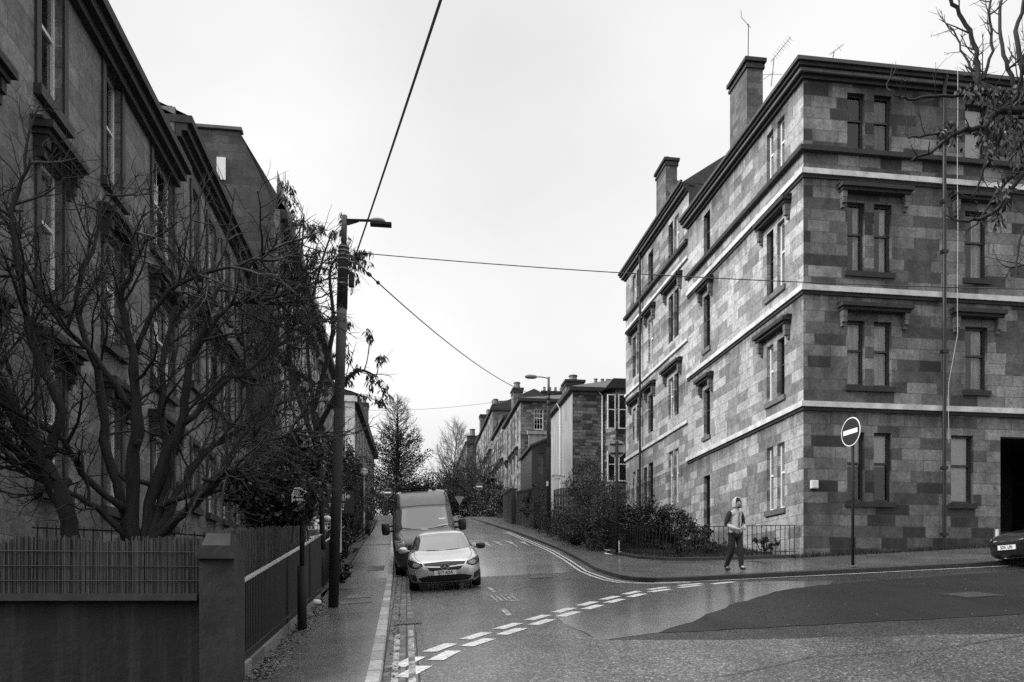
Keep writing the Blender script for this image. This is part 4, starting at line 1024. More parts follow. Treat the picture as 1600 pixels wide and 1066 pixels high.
def hatchback(loc, rz, pitch, roll, label, paint, plate, emblem=True):
    r = thing('parked_car', loc, label, 'car'); r.rotation_euler = (pitch, roll, rz)
    rings = [(.17, .26, 4.1, .74), (.20, .14, 4.2, .82), (.27, .05, 4.25, .872), (.36, .02, 4.27, .886), (.45, .0, 4.29, .89), (.54, .0, 4.29, .891), (.62, .02, 4.29, .891), (.68, .06, 4.28, .889), (.73, .13, 4.28, .885), (.77, .24, 4.27, .88), (.80, .36, 4.26, .874), (.835, .55, 4.25, .868), (.87, .78, 4.24, .86), (.90, 1.0, 4.23, .85), (.925, 1.17, 4.22, .835), (.95, 1.27, 4.2, .815), (1.0, 1.36, 4.16, .79), (1.08, 1.5, 4.1, .755), (1.18, 1.68, 4.0, .715), (1.28, 1.88, 3.88, .67), (1.35, 2.05, 3.7, .62), (1.39, 2.22, 3.5, .55), (1.42, 2.42, 3.3, .44), (1.435, 2.7, 3.05, .25)]
    bm = ring_loft(rings, 5.2, 64); bv = bvh_of(bm)
    body = bm.build('body', paint, r, smooth=True, local=True)
    cut(body, [(s_*.62, s_*1.2, y, .31, .355) for s_ in (-1, 1) for y in (.86, 3.52)])
    for s_ in (-1, 1):
        for y in (.86, 3.52):
            a = MB(); a.lathe([(.01, 0), (.352, 0)], n=20); a.v = [(s_*.625+0*v[2], y+v[0], .31+v[1]) for v in a.v]; a.build('wheel_arch', 'plastic_black', r, local=True)
            wheel(r, s_*.765, y, .315, .315, .2)
    # windscreen and side glass
    patch(bv, [(-.70, .985), (-.35, .955), (0, .945), (.35, .955), (.70, .985)], [(-.56, 1.345), (-.28, 1.37), (0, 1.376), (.28, 1.37), (.56, 1.345)], 20, 10, .005, skirt=.004).build('windscreen', 'car_screen', r, smooth=True, local=True)
    for s_ in (-1, 1):
        patch(bv, [(1.55, 1.0), (2.4, .98), (3.6, 1.0)], [(1.98, 1.29), (2.5, 1.36), (3.45, 1.3)], 16, 6, .005, d=(-s_, 0, 0), o=-2., skirt=.004).build('side_window', 'car_screen', r, smooth=True, local=True)
        # headlamp: dark bezel, clear cover, bright eyebrow
        e = lambda pts: [(s_*x, z) for x, z in pts]
        hl = patch(bv, e([(.50, .645), (.64, .585), (.76, .60), (.855, .665)]), e([(.52, .69), (.66, .735), (.78, .775), (.845, .79)]), 12, 5, .007).build('headlight', 'plastic_black', r, smooth=True, local=True)
        patch(bv, e([(.56, .645), (.64, .615), (.70, .62), (.74, .65)]), e([(.57, .675), (.64, .70), (.70, .71), (.735, .70)]), 8, 4, .012, skirt=.006).build('lens', 'headlight_glass', hl, smooth=True, local=True)
        patch(bv, e([(.53, .695), (.66, .738), (.78, .775), (.845, .788)]), e([(.53, .705), (.66, .75), (.78, .79), (.84, .80)]), 12, 2, .011, skirt=.006).build('daytime_strip', 'headlight_glass', hl, smooth=True, local=True)
        m = MB(); blob(m, (s_*.985, 1.62, 1.0), (.125, .075, .085)); m.hexa([(s_*.82, 1.6, .96), (s_*.9, 1.58, .96), (s_*.9, 1.66, .96), (s_*.82, 1.68, .96), (s_*.82, 1.6, .99), (s_*.9, 1.58, .99), (s_*.9, 1.66, .99), (s_*.82, 1.68, .99)])
        m.build('mirror', paint if s_ < 0 else 'plastic_black', r, smooth=True, local=True)
        # air curtain and bumper corner crease
        patch(bv, e([(.66, .27), (.74, .27), (.82, .30)]), e([(.68, .41), (.76, .44), (.83, .47)]), 6, 4, .004).build('side_intake', 'plastic_black', r, smooth=True, local=True)
    g = patch(bv, [(-.36, .53), (-.2, .49), (0, .48), (.2, .49), (.36, .53)], [(-.50, .695), (-.25, .712), (0, .716), (.25, .712), (.50, .695)], 22, 6, .006).build('grille', 'plastic_black', r, smooth=True, local=True)
    for z0, z1, w0 in ((.585, .612, .42),):
        for s_ in (-1, 1): patch(bv, [(s_*.11, z0-.004), (s_*w0, z0+.018)], [(s_*.11, z1), (s_*(w0+.02), z1+.016)], 10, 2, .018, skirt=.012).build('grille_bar', 'chrome', g, smooth=True, local=True)
    patch(bv, [(-.5, .70), (0, .722), (.5, .70)], [(-.5, .71), (0, .732), (.5, .71)], 20, 1, .012, skirt=.01).build('grille_trim', 'chrome', g, smooth=True, local=True)
    if emblem:
        m = MB(); h = bv.ray_cast(Vector((0, -3, .605)), Vector((0, 1, 0)))[0]; star(m, (0, h.y-.03, .605), .098, .03); m.build('emblem', 'chrome', g, local=True)
    patch(bv, [(-.55, .25), (0, .235), (.55, .25)], [(-.64, .345), (-.4, .40), (0, .405), (.4, .40), (.64, .345)], 22, 5, .005).build('lower_intake', 'plastic_black', r, smooth=True, local=True)
    patch(bv, [(-.74, .215), (0, .20), (.74, .215)], [(-.74, .232), (0, .218), (.74, .232)], 24, 2, .012, skirt=.01).build('bumper_lip', 'chrome', r, smooth=True, local=True)
    h = bv.ray_cast(Vector((0, -3, .45)), Vector((0, 1, 0)))[0].y
    m = MB(); m.box(-.26, .26, h-.028, h-.012, .405, .515); p = m.build('number_plate', 'sign_white', r, local=True)
    text_mesh('plate_text', plate, .098, 'plastic_black', p, (0, h-.031, .459), (math.pi/2, 0, 0), .001, sx=.80, bold=.0025, gap=1.08)
    r.scale = (1, 1, .955)
    # bonnet shut lines, wipers
    for s_ in (-1, 1):
        m = MB(); m.tube([bv.ray_cast(Vector((s_*x, -3, z)), Vector((0, 1, 0)))[0]+Vector((0, -.001, .001)) for x, z in ((.53, .715), (.60, .765), (.655, .805), (.69, .85), (.70, .9), (.70, .95))], .006, 5); m.build('bonnet_gap', 'plastic_black', r, local=True)
        m = MB(); m.tube([bv.ray_cast(Vector((s_*3, y, z)), Vector((-s_, 0, 0)))[0] for y, z in ((1.42, .35), (1.38, .6), (1.42, .9), (1.5, 1.0))], .006, 5); m.build('door_gap', 'plastic_black', r, local=True)
    m = MB()
    for s_ in (-1, 1):
        m.tube([bv.ray_cast(Vector((s_*x, -3, z)), Vector((0, 1, 0)))[0]+Vector((0, -.004, .004)) for x, z in ((.08, .952), (.35, .965), (.62, .985))], .008, 5)
    m.build('wiper', 'plastic_black', r, local=True)
    return r
glass_s = NT('car_screen'); glass_s.base(.10); glass_s.rough(.04); glass_s.b.inputs['Specular IOR Level'].default_value = .9; glass_s.b.inputs['Coat Weight'].default_value = 1.0
MATS['car_screen'] = glass_s.m
xc_ = .93; yc_ = 18.05
car = hatchback((xc_, yc_, G(xc_, yc_)+.0), R(-1.5), R(5.6), R(-4.2), 'silver hatchback parked nose downhill in front of the van', 'silver_paint', 'SJ17 AOA')

def van():
    x, y = .66, 22.75
    r = thing('parked_van', (x, y, G(x, y)), 'dark high roof van parked behind the silver hatchback', 'van'); r.rotation_euler = (R(7.5), R(-4.6), R(0))
    rings = [(.26, .2, 5.8, .9), (.32, .06, 5.9, .96), (.5, .01, 5.9, .99), (.75, .0, 5.9, 1.0), (.95, .03, 5.9, 1.0), (1.05, .10, 5.9, 1.0), (1.14, .25, 5.9, .998), (1.2, .42, 5.9, .995), (1.26, .62, 5.9, .99), (1.31, .78, 5.9, .985), (1.36, .86, 5.9, .98), (1.5, .96, 5.9, .965), (1.7, 1.12, 5.9, .94), (1.9, 1.28, 5.9, .915), (2.0, 1.36, 5.9, .90), (2.04, 1.40, 5.9, .895), (2.2, 1.58, 5.88, .88), (2.34, 1.78, 5.86, .86), (2.43, 1.98, 5.82, .83), (2.49, 2.2, 5.75, .78), (2.52, 2.45, 5.6, .68), (2.535, 2.8, 5.3, .4)]
    bm = ring_loft(rings, 7., 64); bv = bvh_of(bm); body = bm.build('body', 'van_paint', r, smooth=True, local=True)
    cut(body, [(s_*.7, s_*1.4, yy, .34, .40) for s_ in (-1, 1) for yy in (.95, 4.6)])
    for s_ in (-1, 1):
        for yy in (.95, 4.6):
            a = MB(); a.lathe([(.01, 0), (.397, 0)], n=20); a.v = [(s_*.705, yy+v[0], .34+v[1]) for v in a.v]; a.build('wheel_arch', 'plastic_black', r, local=True)
            wheel(r, s_*.87, yy, .345, .345, .22)
    ws = patch(bv, [(-.86, 1.40), (-.4, 1.34), (0, 1.325), (.4, 1.34), (.86, 1.40)], [(-.80, 1.97), (-.4, 1.995), (0, 2.0), (.4, 1.995), (.80, 1.97)], 22, 10, .006, skirt=.004).build('windscreen', 'car_screen', r, smooth=True, local=True)
    patch(bv, [(.46, 1.60), (.66, 1.605)], [(.46, 1.65), (.66, 1.655)], 4, 2, .012, skirt=.002).build('sticker', 'white_paint', ws, local=True)
    patch(bv, [(.40, 1.42), (.74, 1.44)], [(.40, 1.44), (.74, 1.46)], 4, 2, .012, skirt=.002).build('sticker', 'litter_white', ws, local=True)
    patch(bv, [(-.8, 2.035), (0, 2.06), (.8, 2.035)], [(-.8, 2.05), (0, 2.075), (.8, 2.05)], 20, 2, .008).build('screen_trim', 'plastic_black', r, smooth=True, local=True)
    for s_ in (-1, 1):
        m = MB(); pts = [bv.ray_cast(Vector((s_*xx, -3, z)), Vector((0, 1, 0)))[0]+Vector((0, -.02, .0)) for xx, z in ((.10, 1.36), (.3, 1.37), (.55, 1.405), (.75, 1.44))]; m.tube(pts, .014, 5); m.build('wiper', 'plastic_black', r, local=True)
        patch(bv, [(1.2, 1.36), (2.0, 1.33)], [(1.45, 1.95), (2.0, 1.98)], 8, 6, .006, d=(-s_, 0, 0), o=-2.).build('side_window', 'car_screen', r, smooth=True, local=True)
        m = MB(); blob(m, (s_*1.17, 1.12, 1.42), (.125, .09, .19), 12, 4); m.tube([(s_*.94, 1.2, 1.34), (s_*1.12, 1.14, 1.34)], .035, 6); m.tube([(s_*.94, 1.25, 1.5), (s_*1.12, 1.14, 1.5)], .03, 6); m.build('mirror', 'plastic_black', r, smooth=True, local=True)
        e = lambda pts: [(s_*a, z) for a, z in pts]
        patch(bv, e([(.60, .84), (.9, .80)]), e([(.66, 1.06), (.92, 1.1)]), 6, 4, .008).build('headlight', 'headlight_glass', r, smooth=True, local=True)
        m = MB(); m.tube([(s_*.8, 2.0, 2.46), (s_*.84, 2.4, 2.5), (s_*.85, 5.4, 2.5)], .02, 5); m.build('roof_seam', 'plastic_black', r, local=True)
        patch(bv, e([(.80, 2.10), (.835, 2.10)]), e([(.73, 2.42), (.765, 2.42)]), 2, 8, .006).build('roof_groove', 'plastic_black', r, smooth=True, local=True)
    patch(bv, [(-.55, .62), (.55, .62)], [(-.55, .95), (.55, .95)], 14, 5, .006).build('grille', 'plastic_black', r, smooth=True, local=True)
    m = MB(); m.box(-.66, .28, 2.45, 2.52, 2.565, 2.60); m.box(-.62, .30, 3.5, 3.57, 2.565, 2.60)
    m.box(-.62, .24, 2.4, 4.2, 2.602, 2.66)
    for k in (-.6, .22): m.box(k, k+.05, 2.46, 2.51, 2.45, 2.566); m.box(k, k+.05, 3.51, 3.56, 2.45, 2.566)
    m.build('roof_rack', 'plastic_black', r, local=True)
    m = MB(); m.lathe([(.075, 0), (.075, .04), (.06, .1), (.02, .13), (.001, .135)], (.44, 2.5, 2.51), 12); m.build('beacon', 'plastic_black', r, local=True)
    return r
van()
tag(hatchback((-3.9, 29.2, G(-3.9, 29.2)+.14), R(0), R(8), 0, 'dark car standing behind the railings near the globe lamp', 'black_car_paint', '', emblem=False))
xb_, yb_ = 17.25, 17.75
yb_ = 15.75; xb_ = Tx(1561, yb_-.5)+.66
c2_ = hatchback((xb_, yb_, G(xb_, yb_)+.03), R(-90), 0, 0, 'black car parked by the dark passage at the right edge', 'black_car_paint', 'SD51 LFN', emblem=False)
c2_.rotation_euler = (R(3.3), R(5.2), R(90)); c2_.rotation_euler = (R(3.3), R(0), R(-90))

# ------------------------------------------------------------------ the walker
def person():
    px_, py_ = 8.0, 17.95; g = G(px_, py_)+.113
    r = thing('person', (px_, py_, g), 'hooded walker in pale jacket with dark sleeves, hands together, on the corner pavement', 'person', rz=R(16))
    def skin(name, verts, edges, mat, parent, sub=2, root=0):
        me = bpy.data.meshes.new(name); me.from_pydata([v[:3] for v in verts], edges, [])
        ob = bpy.data.objects.new(name, me); COL.objects.link(ob)
        ob.modifiers.new('s', 'SKIN'); ss = ob.modifiers.new('d', 'SUBSURF'); ss.levels = sub; ss.render_levels = sub
        sv = me.skin_vertices[0].data
        for k, v in enumerate(verts):
            rr = v[3]; sv[k].radius = rr if isinstance(rr, tuple) else (rr, rr)
        sv[root].use_root = True
        dg = bpy.context.evaluated_depsgraph_get(); m2 = bpy.data.meshes.new_from_object(ob.evaluated_get(dg)); bpy.data.objects.remove(ob)
        m2.materials.clear(); m2.materials.append(MATS[mat]); m2.polygons.foreach_set('use_smooth', [True]*len(m2.polygons))
        o = bpy.data.objects.new(name, m2); COL.objects.link(o); o.parent = parent; return o
    # local: faces -y, x to the picture's right
    hip = (.0, .0, .90); 
    V = [(.0, .0, .92, (.13, .10)), (0, -.01, 1.08, (.13, .095)), (.01, -.01, 1.27, (.155, .105)), (.01, .0, 1.41, (.12, .08)), (.015, -.015, 1.49, .052), (.03, -.03, 1.57, (.075, .085)), (.035, -.035, 1.66, (.078, .092)), (.035, -.03, 1.73, (.05, .06)),
         (-.09, 0, .86, .085), (-.085, .03, .47, .06), (-.085, .23, .11, .043), (-.085, .15, .04, .035),
         (.09, 0, .86, .085), (.075, -.12, .49, .06), (.06, -.15, .10, .043), (.06, -.28, .035, .035),
         (-.185, 0, 1.38, .06), (-.26, .03, 1.12, .048), (-.11, -.19, 1.0, .036), (-.03, -.235, .985, .03),
         (.19, 0, 1.38, .06), (.27, .02, 1.12, .048), (.14, -.19, 1.02, .036), (.055, -.24, .995, .03)]
    E_ = [(0, 1), (1, 2), (2, 3), (3, 4), (4, 5), (5, 6), (6, 7), (0, 8), (8, 9), (9, 10), (10, 11), (0, 12), (12, 13), (13, 14), (14, 15), (3, 16), (16, 17), (17, 18), (18, 19), (3, 20), (20, 21), (21, 22), (22, 23)]
    body = skin('body', V, E_, 'skin', r)
    # fingers: five short bent chains a hand, closed on each other
    for s_, wx, wy, wz in ((-1, -.03, -.235, .985), (1, .055, -.24, .995)):
        for k in range(4):
            a = (wx-s_*.0, wy-.012+k*.004, wz+.024-k*.016); L = (.034, .04, .037, .028)[k]
            skin('finger', [(a[0]-s_*.005, a[1], a[2], .010), (a[0]-s_*L, a[1]-.018, a[2]-.006, .0095), (a[0]-s_*(L+.02), a[1]+.004, a[2]-.016, .0085), (a[0]-s_*(L+.012), a[1]+.022, a[2]-.022, .008)], [(0, 1), (1, 2), (2, 3)], 'skin', body, 1)
        skin('thumb', [(wx+s_*.01, wy, wz+.02, .012), (wx-s_*.008, wy-.03, wz+.042, .0105), (wx-s_*.034, wy-.034, wz+.045, .009)], [(0, 1), (1, 2)], 'skin', body, 1)
    hx, hy, hz = .035, -.035, 1.64
    m = MB()
    blob(m, (hx+.004, hy-.098, hz-.015), (.013, .02, .022), 8, 2); m.build('nose', 'skin', body, smooth=True, local=True)
    for s_ in (-1, 1):
        m = MB(); blob(m, (hx+s_*.032, hy-.086, hz+.012), (.014, .008, .008), 8, 2); m.build('eye', 'hair', body, smooth=True, local=True)
        m = MB(); blob(m, (hx+s_*.08, hy-.0, hz-.005), (.012, .02, .032), 8, 2); m.build('ear', 'skin', body, smooth=True, local=True)
    m = MB(); blob(m, (hx, hy-.088, hz-.055), (.026, .008, .006), 8, 2); m.build('mouth', 'sleeve_dark', body, smooth=True, local=True)
    m = MB(); blob(m, (hx, hy-.05, hz-.095), (.05, .045, .022), 12, 2.2); blob(m, (hx, hy+.012, hz+.045), (.082, .082, .07), 12, 2.2); m.build('hair', 'hair', r, smooth=True, local=True)
    # hood: an open shell round the face, wide open in front
    rows = []
    for i in range(14):
        f = i/13; row = []
        for k in range(22):
            th = R(-205)+R(230)*0 + R(25+0)*0
            a = R(-28)+R(236)*k/21                      # from one cheek round the back to the other
            ph = -.75+f*2.3; c_ = math.cos(ph) if ph > 0 else 1-.05*ph*ph
            c_ = max(.02, c_); z = hz+.02+.135*math.sin(ph) if ph > 0 else hz+.02+.15*ph
            row.append((hx+.112*c_*math.cos(a), hy+.012+.125*c_*math.sin(a), z))
        rows.append(row)
    m = MB(); m.grid(rows); m.grid([[(hx+(p[0]-hx)*.9, hy+(p[1]-hy)*.9, p[2]-.006) for p in rw] for rw in rows])
    rim = [rw[0] for rw in rows]+[rw[-1] for rw in rows][::-1]
    m.tube(rim, .014, 6)
    m.build('hood', 'hoodie', r, smooth=True, local=True)
    tor = [(0, .0, .86, (.165, .128)), (0, -.01, .98, (.16, .122)), (0, -.01, 1.10, (.155, .118)), (.005, -.01, 1.27, (.178, .128)), (.01, 0, 1.40, (.135, .098)), (.015, -.008, 1.47, (.075, .075))]
    jk = skin('jacket', tor, [(k, k+1) for k in range(5)], 'hoodie', r)
    m = MB(); m.box(.0, .012, -.148, -.13, .9, 1.42); m.build('zip', 'sleeve_dark', jk, local=True)
    for s_ in (-1, 1):
        a, b, c = (s_*.17, 0, 1.40), (s_*.262, .028, 1.12), ((-.12, -.175, 1.003) if s_ < 0 else (.15, -.175, 1.022))
        mid = tuple(b[i]+(c[i]-b[i])*.18 for i in range(3))
        sl = skin('sleeve', [(a[0]*.8, a[1], a[2]+.01, .07), (a[0], a[1], a[2], .078), (b[0], b[1], b[2], .062), (mid[0], mid[1], mid[2], .056)], [(0, 1), (1, 2), (2, 3)], 'sleeve_dark', jk)
        q = tuple(a[i]+(b[i]-a[i])*.72 for i in range(3)); q2 = tuple(a[i]+(b[i]-a[i])*.86 for i in range(3))
        skin('sleeve_band', [(q[0], q[1], q[2], .069), (q2[0], q2[1], q2[2], .066)], [(0, 1)], 'hoodie', sl)
        skin('cuff', [(mid[0], mid[1], mid[2], .054), (c[0], c[1], c[2], .047)], [(0, 1)], 'hoodie', sl)
    tr = [(0, 0, .90, (.115, .09)), V[8][:3]+(.098,), V[9][:3]+(.074,), V[10][:3]+(.06,), (V[10][0], V[10][1], .07, .062), V[12][:3]+(.098,), V[13][:3]+(.074,), V[14][:3]+(.06,), (V[14][0], V[14][1]-.01, .07, .062)]
    skin('trousers', tr, [(0, 1), (1, 2), (2, 3), (3, 4), (0, 5), (5, 6), (6, 7), (7, 8)], 'denim', r)
    for a, d in ((V[10], (0, -.14)), (V[14], (.0, -.15))):
        skin('shoe', [(a[0], a[1]+.03, .05, .042), (a[0]+d[0]*.5, a[1]+d[1]*.5, .045, .045), (a[0]+d[0], a[1]+d[1], .035, .034)], [(0, 1), (1, 2)], 'shoe', r)
person()

# ------------------------------------------------------------------ street furniture
def lamp_column():
    b = P(520.5, 950, 14.49); r = thing('street_lamp', b, 'tall leaning lamp column on the left pavement strung with wires', 'street lamp')
    D = 14.49; c = lambda y: P(520.5+(950-y)*(18/613.), y, D)
    w = lambda px: px/2/F*D
    m = MB(); m.tube([c(950)-Vector((0, 0, .1)), c(640)], [w(16), w(15.5)], 14); m.build('base_section', 'column_black', r, smooth=True)
    m = MB(); m.tube([c(640), c(500), c(482)], [w(15.5), w(15.5), w(15.5)], 14); m.build('shaft', 'column_grey', r, smooth=True)
    m = MB(); m.tube([c(483), c(386), c(384)], [w(17), w(16), w(13)], 14); m.build('sleeve', 'column_black', r, smooth=True)
    m = MB(); m.tube([c(386), c(338), c(337)], [w(8.6), w(8.6), w(6)], 12); m.build('top_section', 'column_grey', r, smooth=True)
    for y in (388, 394, 400, 407, 422, 445):
        m = MB(); m.tube([c(y)-Vector((0, 0, .012)), c(y)+Vector((0, 0, .012))], w(17.6), 14); m.build('band', 'galvanised', r)
    a = P(542, 344.5, D); e = P(580, 345.5, D); m = MB(); m.tube([a, e], .026, 8); m.prism([(a.x-.02, a.z), (a.x-.02, a.z-.09), (a.x+.03, a.z-.09), (a.x+.22, a.z-.02)], a.y-.02, a.y+.02); m.build('arm', 'column_black', r)
    h = MB(); blob(h, e+Vector((.12, .02, .005)), (.15, .08, .055), 12, 2.4); hd_ = h.build('lamp_head', 'galvanised', r, smooth=True)
    h = MB(); h.box(e.x-.02, e.x+.38, e.y-.06, e.y+.09, e.z-.075, e.z-.03); h.build('lamp_cover', 'column_black', hd_)
    q = c(437)+Vector((.16, 0, 0)); m = MB(); m.box(q.x-.05, q.x+.05, q.y-.06, q.y+.06, q.z-.13, q.z+.12); bx_ = m.build('switch_box', 'column_black', r)
    m = MB(); m.tube([q+Vector((0, 0, -.13)), q+Vector((-.01, 0, -.3)), q+Vector((.02, 0, -.25)), q+Vector((.03, 0, -.14))], .008, 4); m.build('loose_wire', 'cable', bx_)
    for y in (398, 408):
        q = c(y)+Vector((.1, 0, 0)); m = MB(); m.tube([q, q+Vector((.1, 0, -.03))], .02, 6); m.tube([q+Vector((.1, 0, -.03)), q+Vector((.14, -.02, 0)), q+Vector((.17, 0, -.03))], .008, 5); m.build('hook', 'galvanised', r)
lamp_column()
def cable(name, label, a, b, sag, rad, n=24, clamps=()):
    pts = [a.lerp(b, k/n)-Vector((0, 0, sag*4*(k/n)*(1-k/n))) for k in range(n+1)]
    m = MB(); m.tube(pts, rad, 5); r = tag(m.build(name, 'cable'), label, 'cable')
    for f, s_ in clamps:
        q = a.lerp(b, f)-Vector((0, 0, sag*4*f*(1-f))); d = (b-a).normalized(); c = MB(); c.tube([q-d*s_, q-d*s_*.4, q+d*s_*.4, q+d*s_], [rad*1.5, rad*3, rad*3, rad*1.5], 6); c.build('clamp', 'cable', r, local=True)
A0 = P(556, 404, 14.4)
cable('overhead_cable', 'thick twisted cable climbing from the lamp column towards the viewer', A0+Vector((0, -.05, .03)), P(702, -40, 6.4), .02, .014, clamps=((.01, .06),))
cable('overhead_cable', 'wire stretched level from the lamp column to the right across the corner tenement', P(551, 395, 14.4), P(1760, 455, 13.), .14, .009, 40, clamps=((.018, .05),))
cable('overhead_cable', 'wire sloping from the left lamp column down to the far lamp post', A0+Vector((-.03, 0, -.05)), P(856, 622, 38.3), .55, .013, 40, clamps=((.03, .12), (.05, .05)))
cable('overhead_cable', 'thin wire crossing the street high between far rooftops', P(556, 641, 70.), P(806, 624, 62.), .35, .014)
cable('overhead_cable', 'short stay looped from the column hook to the switch box', P(557, 411, 14.4), P(545, 426, 14.45), .0, .006, 4)
def far_lamp():
    b = P(857, 835, 38.49); r = thing('street_lamp', b, 'lamp post at the hedge on the right pavement carrying a street name plate', 'street lamp'); D = 38.49
    m = MB(); m.tube([b-Vector((0, 0, .1)), P(857, 760, D), P(857, 700, D)], [.11, .1, .1], 10); m.build('base_section', 'column_black', r, smooth=True)
    m = MB(); m.tube([P(857, 700, D), P(857, 622, D), P(857, 615, D)], [.085, .085, .07], 10); m.tube([P(857, 620, D), P(857.3, 590, D)], .06, 8); m.build('shaft', 'column_grey', r, smooth=True)
    for y in (618, 626, 634): m = MB(); m.tube([P(857, y, D), P(857, y-2.5, D)], .12, 8); m.build('band', 'column_black', r)
    m = MB(); m.tube([P(857, 592, D), P(848, 590, D), P(838, 589.5, D)], .03, 6); m.build('arm', 'galvanised', r)
    m = MB(); q = P(829.5, 589.5, D); blob(m, q, (.32, .13, .1), 12, 2.6); m.build('lamp_head', 'galvanised', r, smooth=True)
    q = P(871.5, 746.5, D-.05); m = MB(); m.box(q.x-.31, q.x+.31, q.y-.015, q.y+.015, q.z-.145, q.z+.145); pl = m.build('street_name_plate', 'white_paint', r)
    text_mesh('plate_text', 'BOTHWELL', .13, 'plastic_black', pl, (q.x-b.x, q.y-.018-b.y, q.z+.06-b.z), (math.pi/2, 0, 0), .001, sx=.8)
    text_mesh('plate_text', 'LANE', .13, 'plastic_black', pl, (q.x-b.x, q.y-.018-b.y, q.z-.07-b.z), (math.pi/2, 0, 0), .001, sx=.8)
    m = MB(); m.tube([P(857, 745, D), P(864, 745, D)], .02, 5); m.build('bracket', 'galvanised', r)
    m = MB(); q = P(854.5, 757, D); m.box(q.x-.05, q.x+.05, q.y-.12, q.y-.1, q.z-.12, q.z+.12); m.build('tag_plate', 'white_paint', r)
far_lamp()
def globe_lamp():
    b = P(568, 845, 35.1); r = thing('globe_lamp', b, 'slim post with round globe lantern by the left garden hedge', 'street lamp'); D = 35.1
    m = MB(); m.tube([b-Vector((0, 0, .1)), P(568.5, 800, D)], .055, 8); m.tube([P(568.5, 800, D), P(568.5, 744, D)], .04, 8); m.build('post', 'galvanised', r, smooth=True)
    m = MB(); q = P(568.5, 738, D); m.lathe([(.05, -.17), (.13, -.13), (.18, -.04), (.19, .02)], q, 14); m.build('globe', 'globe_glass', r, smooth=True)
    m = MB(); m.lathe([(.2, .02), (.2, .05), (.15, .12), (.07, .17), (.001, .18)], q, 14); m.build('cap', 'galvanised', r, smooth=True)
globe_lamp()
def no_entry(base, ztop, cz, rad, rz, label, backing=False, post=.035, face=True):
    """rz turns the face; unturned it looks along -y"""
    r = thing('no_entry_sign', base, label, 'road sign', rz=rz)
    H = ztop-base.z; c = cz-base.z
    m = MB(); m.tube([(0, .05, -.1), (0, .05, H)], post, 10); m.build('post', 'column_black', r, smooth=True, local=True)
    m = MB(); m.lathe([(.001, 0), (rad*.93, 0), (rad*.93, .004), (.001, .004)], n=36); m.v = [(v[0], -.012+v[2]-.004, c+v[1]) for v in m.v]
    d = m.build('disc', 'sign_dark', r, local=True)
    m = MB(); m.lathe([(rad*.92, -.001), (rad, -.001), (rad, .008), (.001, .008)], n=36); m.v = [(v[0], -.012+v[2], c+v[1]) for v in m.v]; m.build('rim', 'sign_back', d, local=True)
    m = MB(); m.box(-rad*.74, rad*.74, -.024, -.0165, c-rad*.16, c+rad*.16); m.build('bar', 'sign_white', d, local=True)
    for dz in (-.5, .5): m = MB(); m.box(-rad*.75, rad*.75, 0, .02, c+dz*rad-.025, c+dz*rad+.025); m.box(-.05, .05, .02, .09, c+dz*rad-.02, c+dz*rad+.02); m.build('bracket', 'column_black', r, local=True)
    return r
b = Vector((10.56, 17.14, G(10.56, 17.14)+.11)); rim_ = Zp(652, b.x, b.y)
s1 = no_entry(b, Zp(650, b.x, b.y), Zp(675.5, b.x, b.y), .345, R(-84), 'no entry sign on a thin post before the corner tenement front')
for ch in s1.children:
    for g_ in ch.children:
        if g_.name.startswith('rim'): g_.data.materials[0] = MATS['sign_white']
m = MB(); m.lathe([(.035, .03), (.14, .012), (.2, .0)], n=12); m.v = [(v[0], v[1]+.05, v[2]) for v in m.v]; m.build('base_collar', 'dressed_stone', s1, local=True)
b = P(963.5, 868, 26.04); s2 = no_entry(b, Zp(690, b.x, b.y), Zp(702, b.x, b.y), .30, R(172), 'sign seen from behind on its post by the railing corner', post=.05)
b = P(749, 806, 62.); no_entry(b, Zp(754, b.x, b.y), Zp(761, b.x, b.y), .30, R(-8), 'no entry sign facing the viewer at the right top of the street')
b = P(606, 806, 58.); no_entry(b, Zp(754, b.x, b.y), Zp(770.5, b.x, b.y), .34, R(-10), 'no entry sign half hidden by hedge at the left top of the street')
b = P(718, 806, 66.); r = thing('give_way_sign', b, 'small triangular sign before the dark trees at the street end', 'road sign'); m = MB(); m.tube([b, b+Vector((0, 0, 2.4))], .04, 6); m.build('post', 'column_black', r)
q = P(718, 783, 66.); m = MB(); m.prism([(q.x-.42, q.z+.35), (q.x, q.z-.4), (q.x+.42, q.z+.35)], q.y-.08, q.y-.05); m.build('plate', 'galvanised', r)
# finger post on the left pavement
b = P(472, 985, 11.45); r = thing('sign_post', b, 'dark post with a white arrow board half lost in leaves', 'sign')
m = MB(); m.tube([b-Vector((0, 0, .1)), P(472, 885, 11.45)], .068, 12); m.build('base_section', 'column_black', r, smooth=True)
m = MB(); m.tube([P(472, 886, 11.45), P(472.5, 755, 11.45)], .036, 10); m.build('post', 'column_black', r, smooth=True)
q = P(470, 776, 11.4); m = MB(); m.prism([(q.x-.13, q.z-.11), (q.x+.13, q.z-.125), (q.x+.13, q.z+.06), (q.x-.02, q.z+.13), (q.x-.09, q.z+.12), (q.x-.13, q.z+.02)], q.y-.02, q.y); pl = m.build('arrow_board', 'sign_white', r)
m = MB(); m.box(q.x-.09, q.x+.13, q.y-.024, q.y-.0205, q.z-.03, q.z-.012); m.prism([(q.x-.12, q.z-.021), (q.x-.07, q.z+.012), (q.x-.07, q.z-.054)], q.y-.024, q.y-.0205)
for z in (.03, .06, .09, -.08): m.box(q.x-.1, q.x+.06, q.y-.024, q.y-.0205, q.z+z-.006, q.z+z+.006)
m.build('arrow', 'plastic_black', pl)
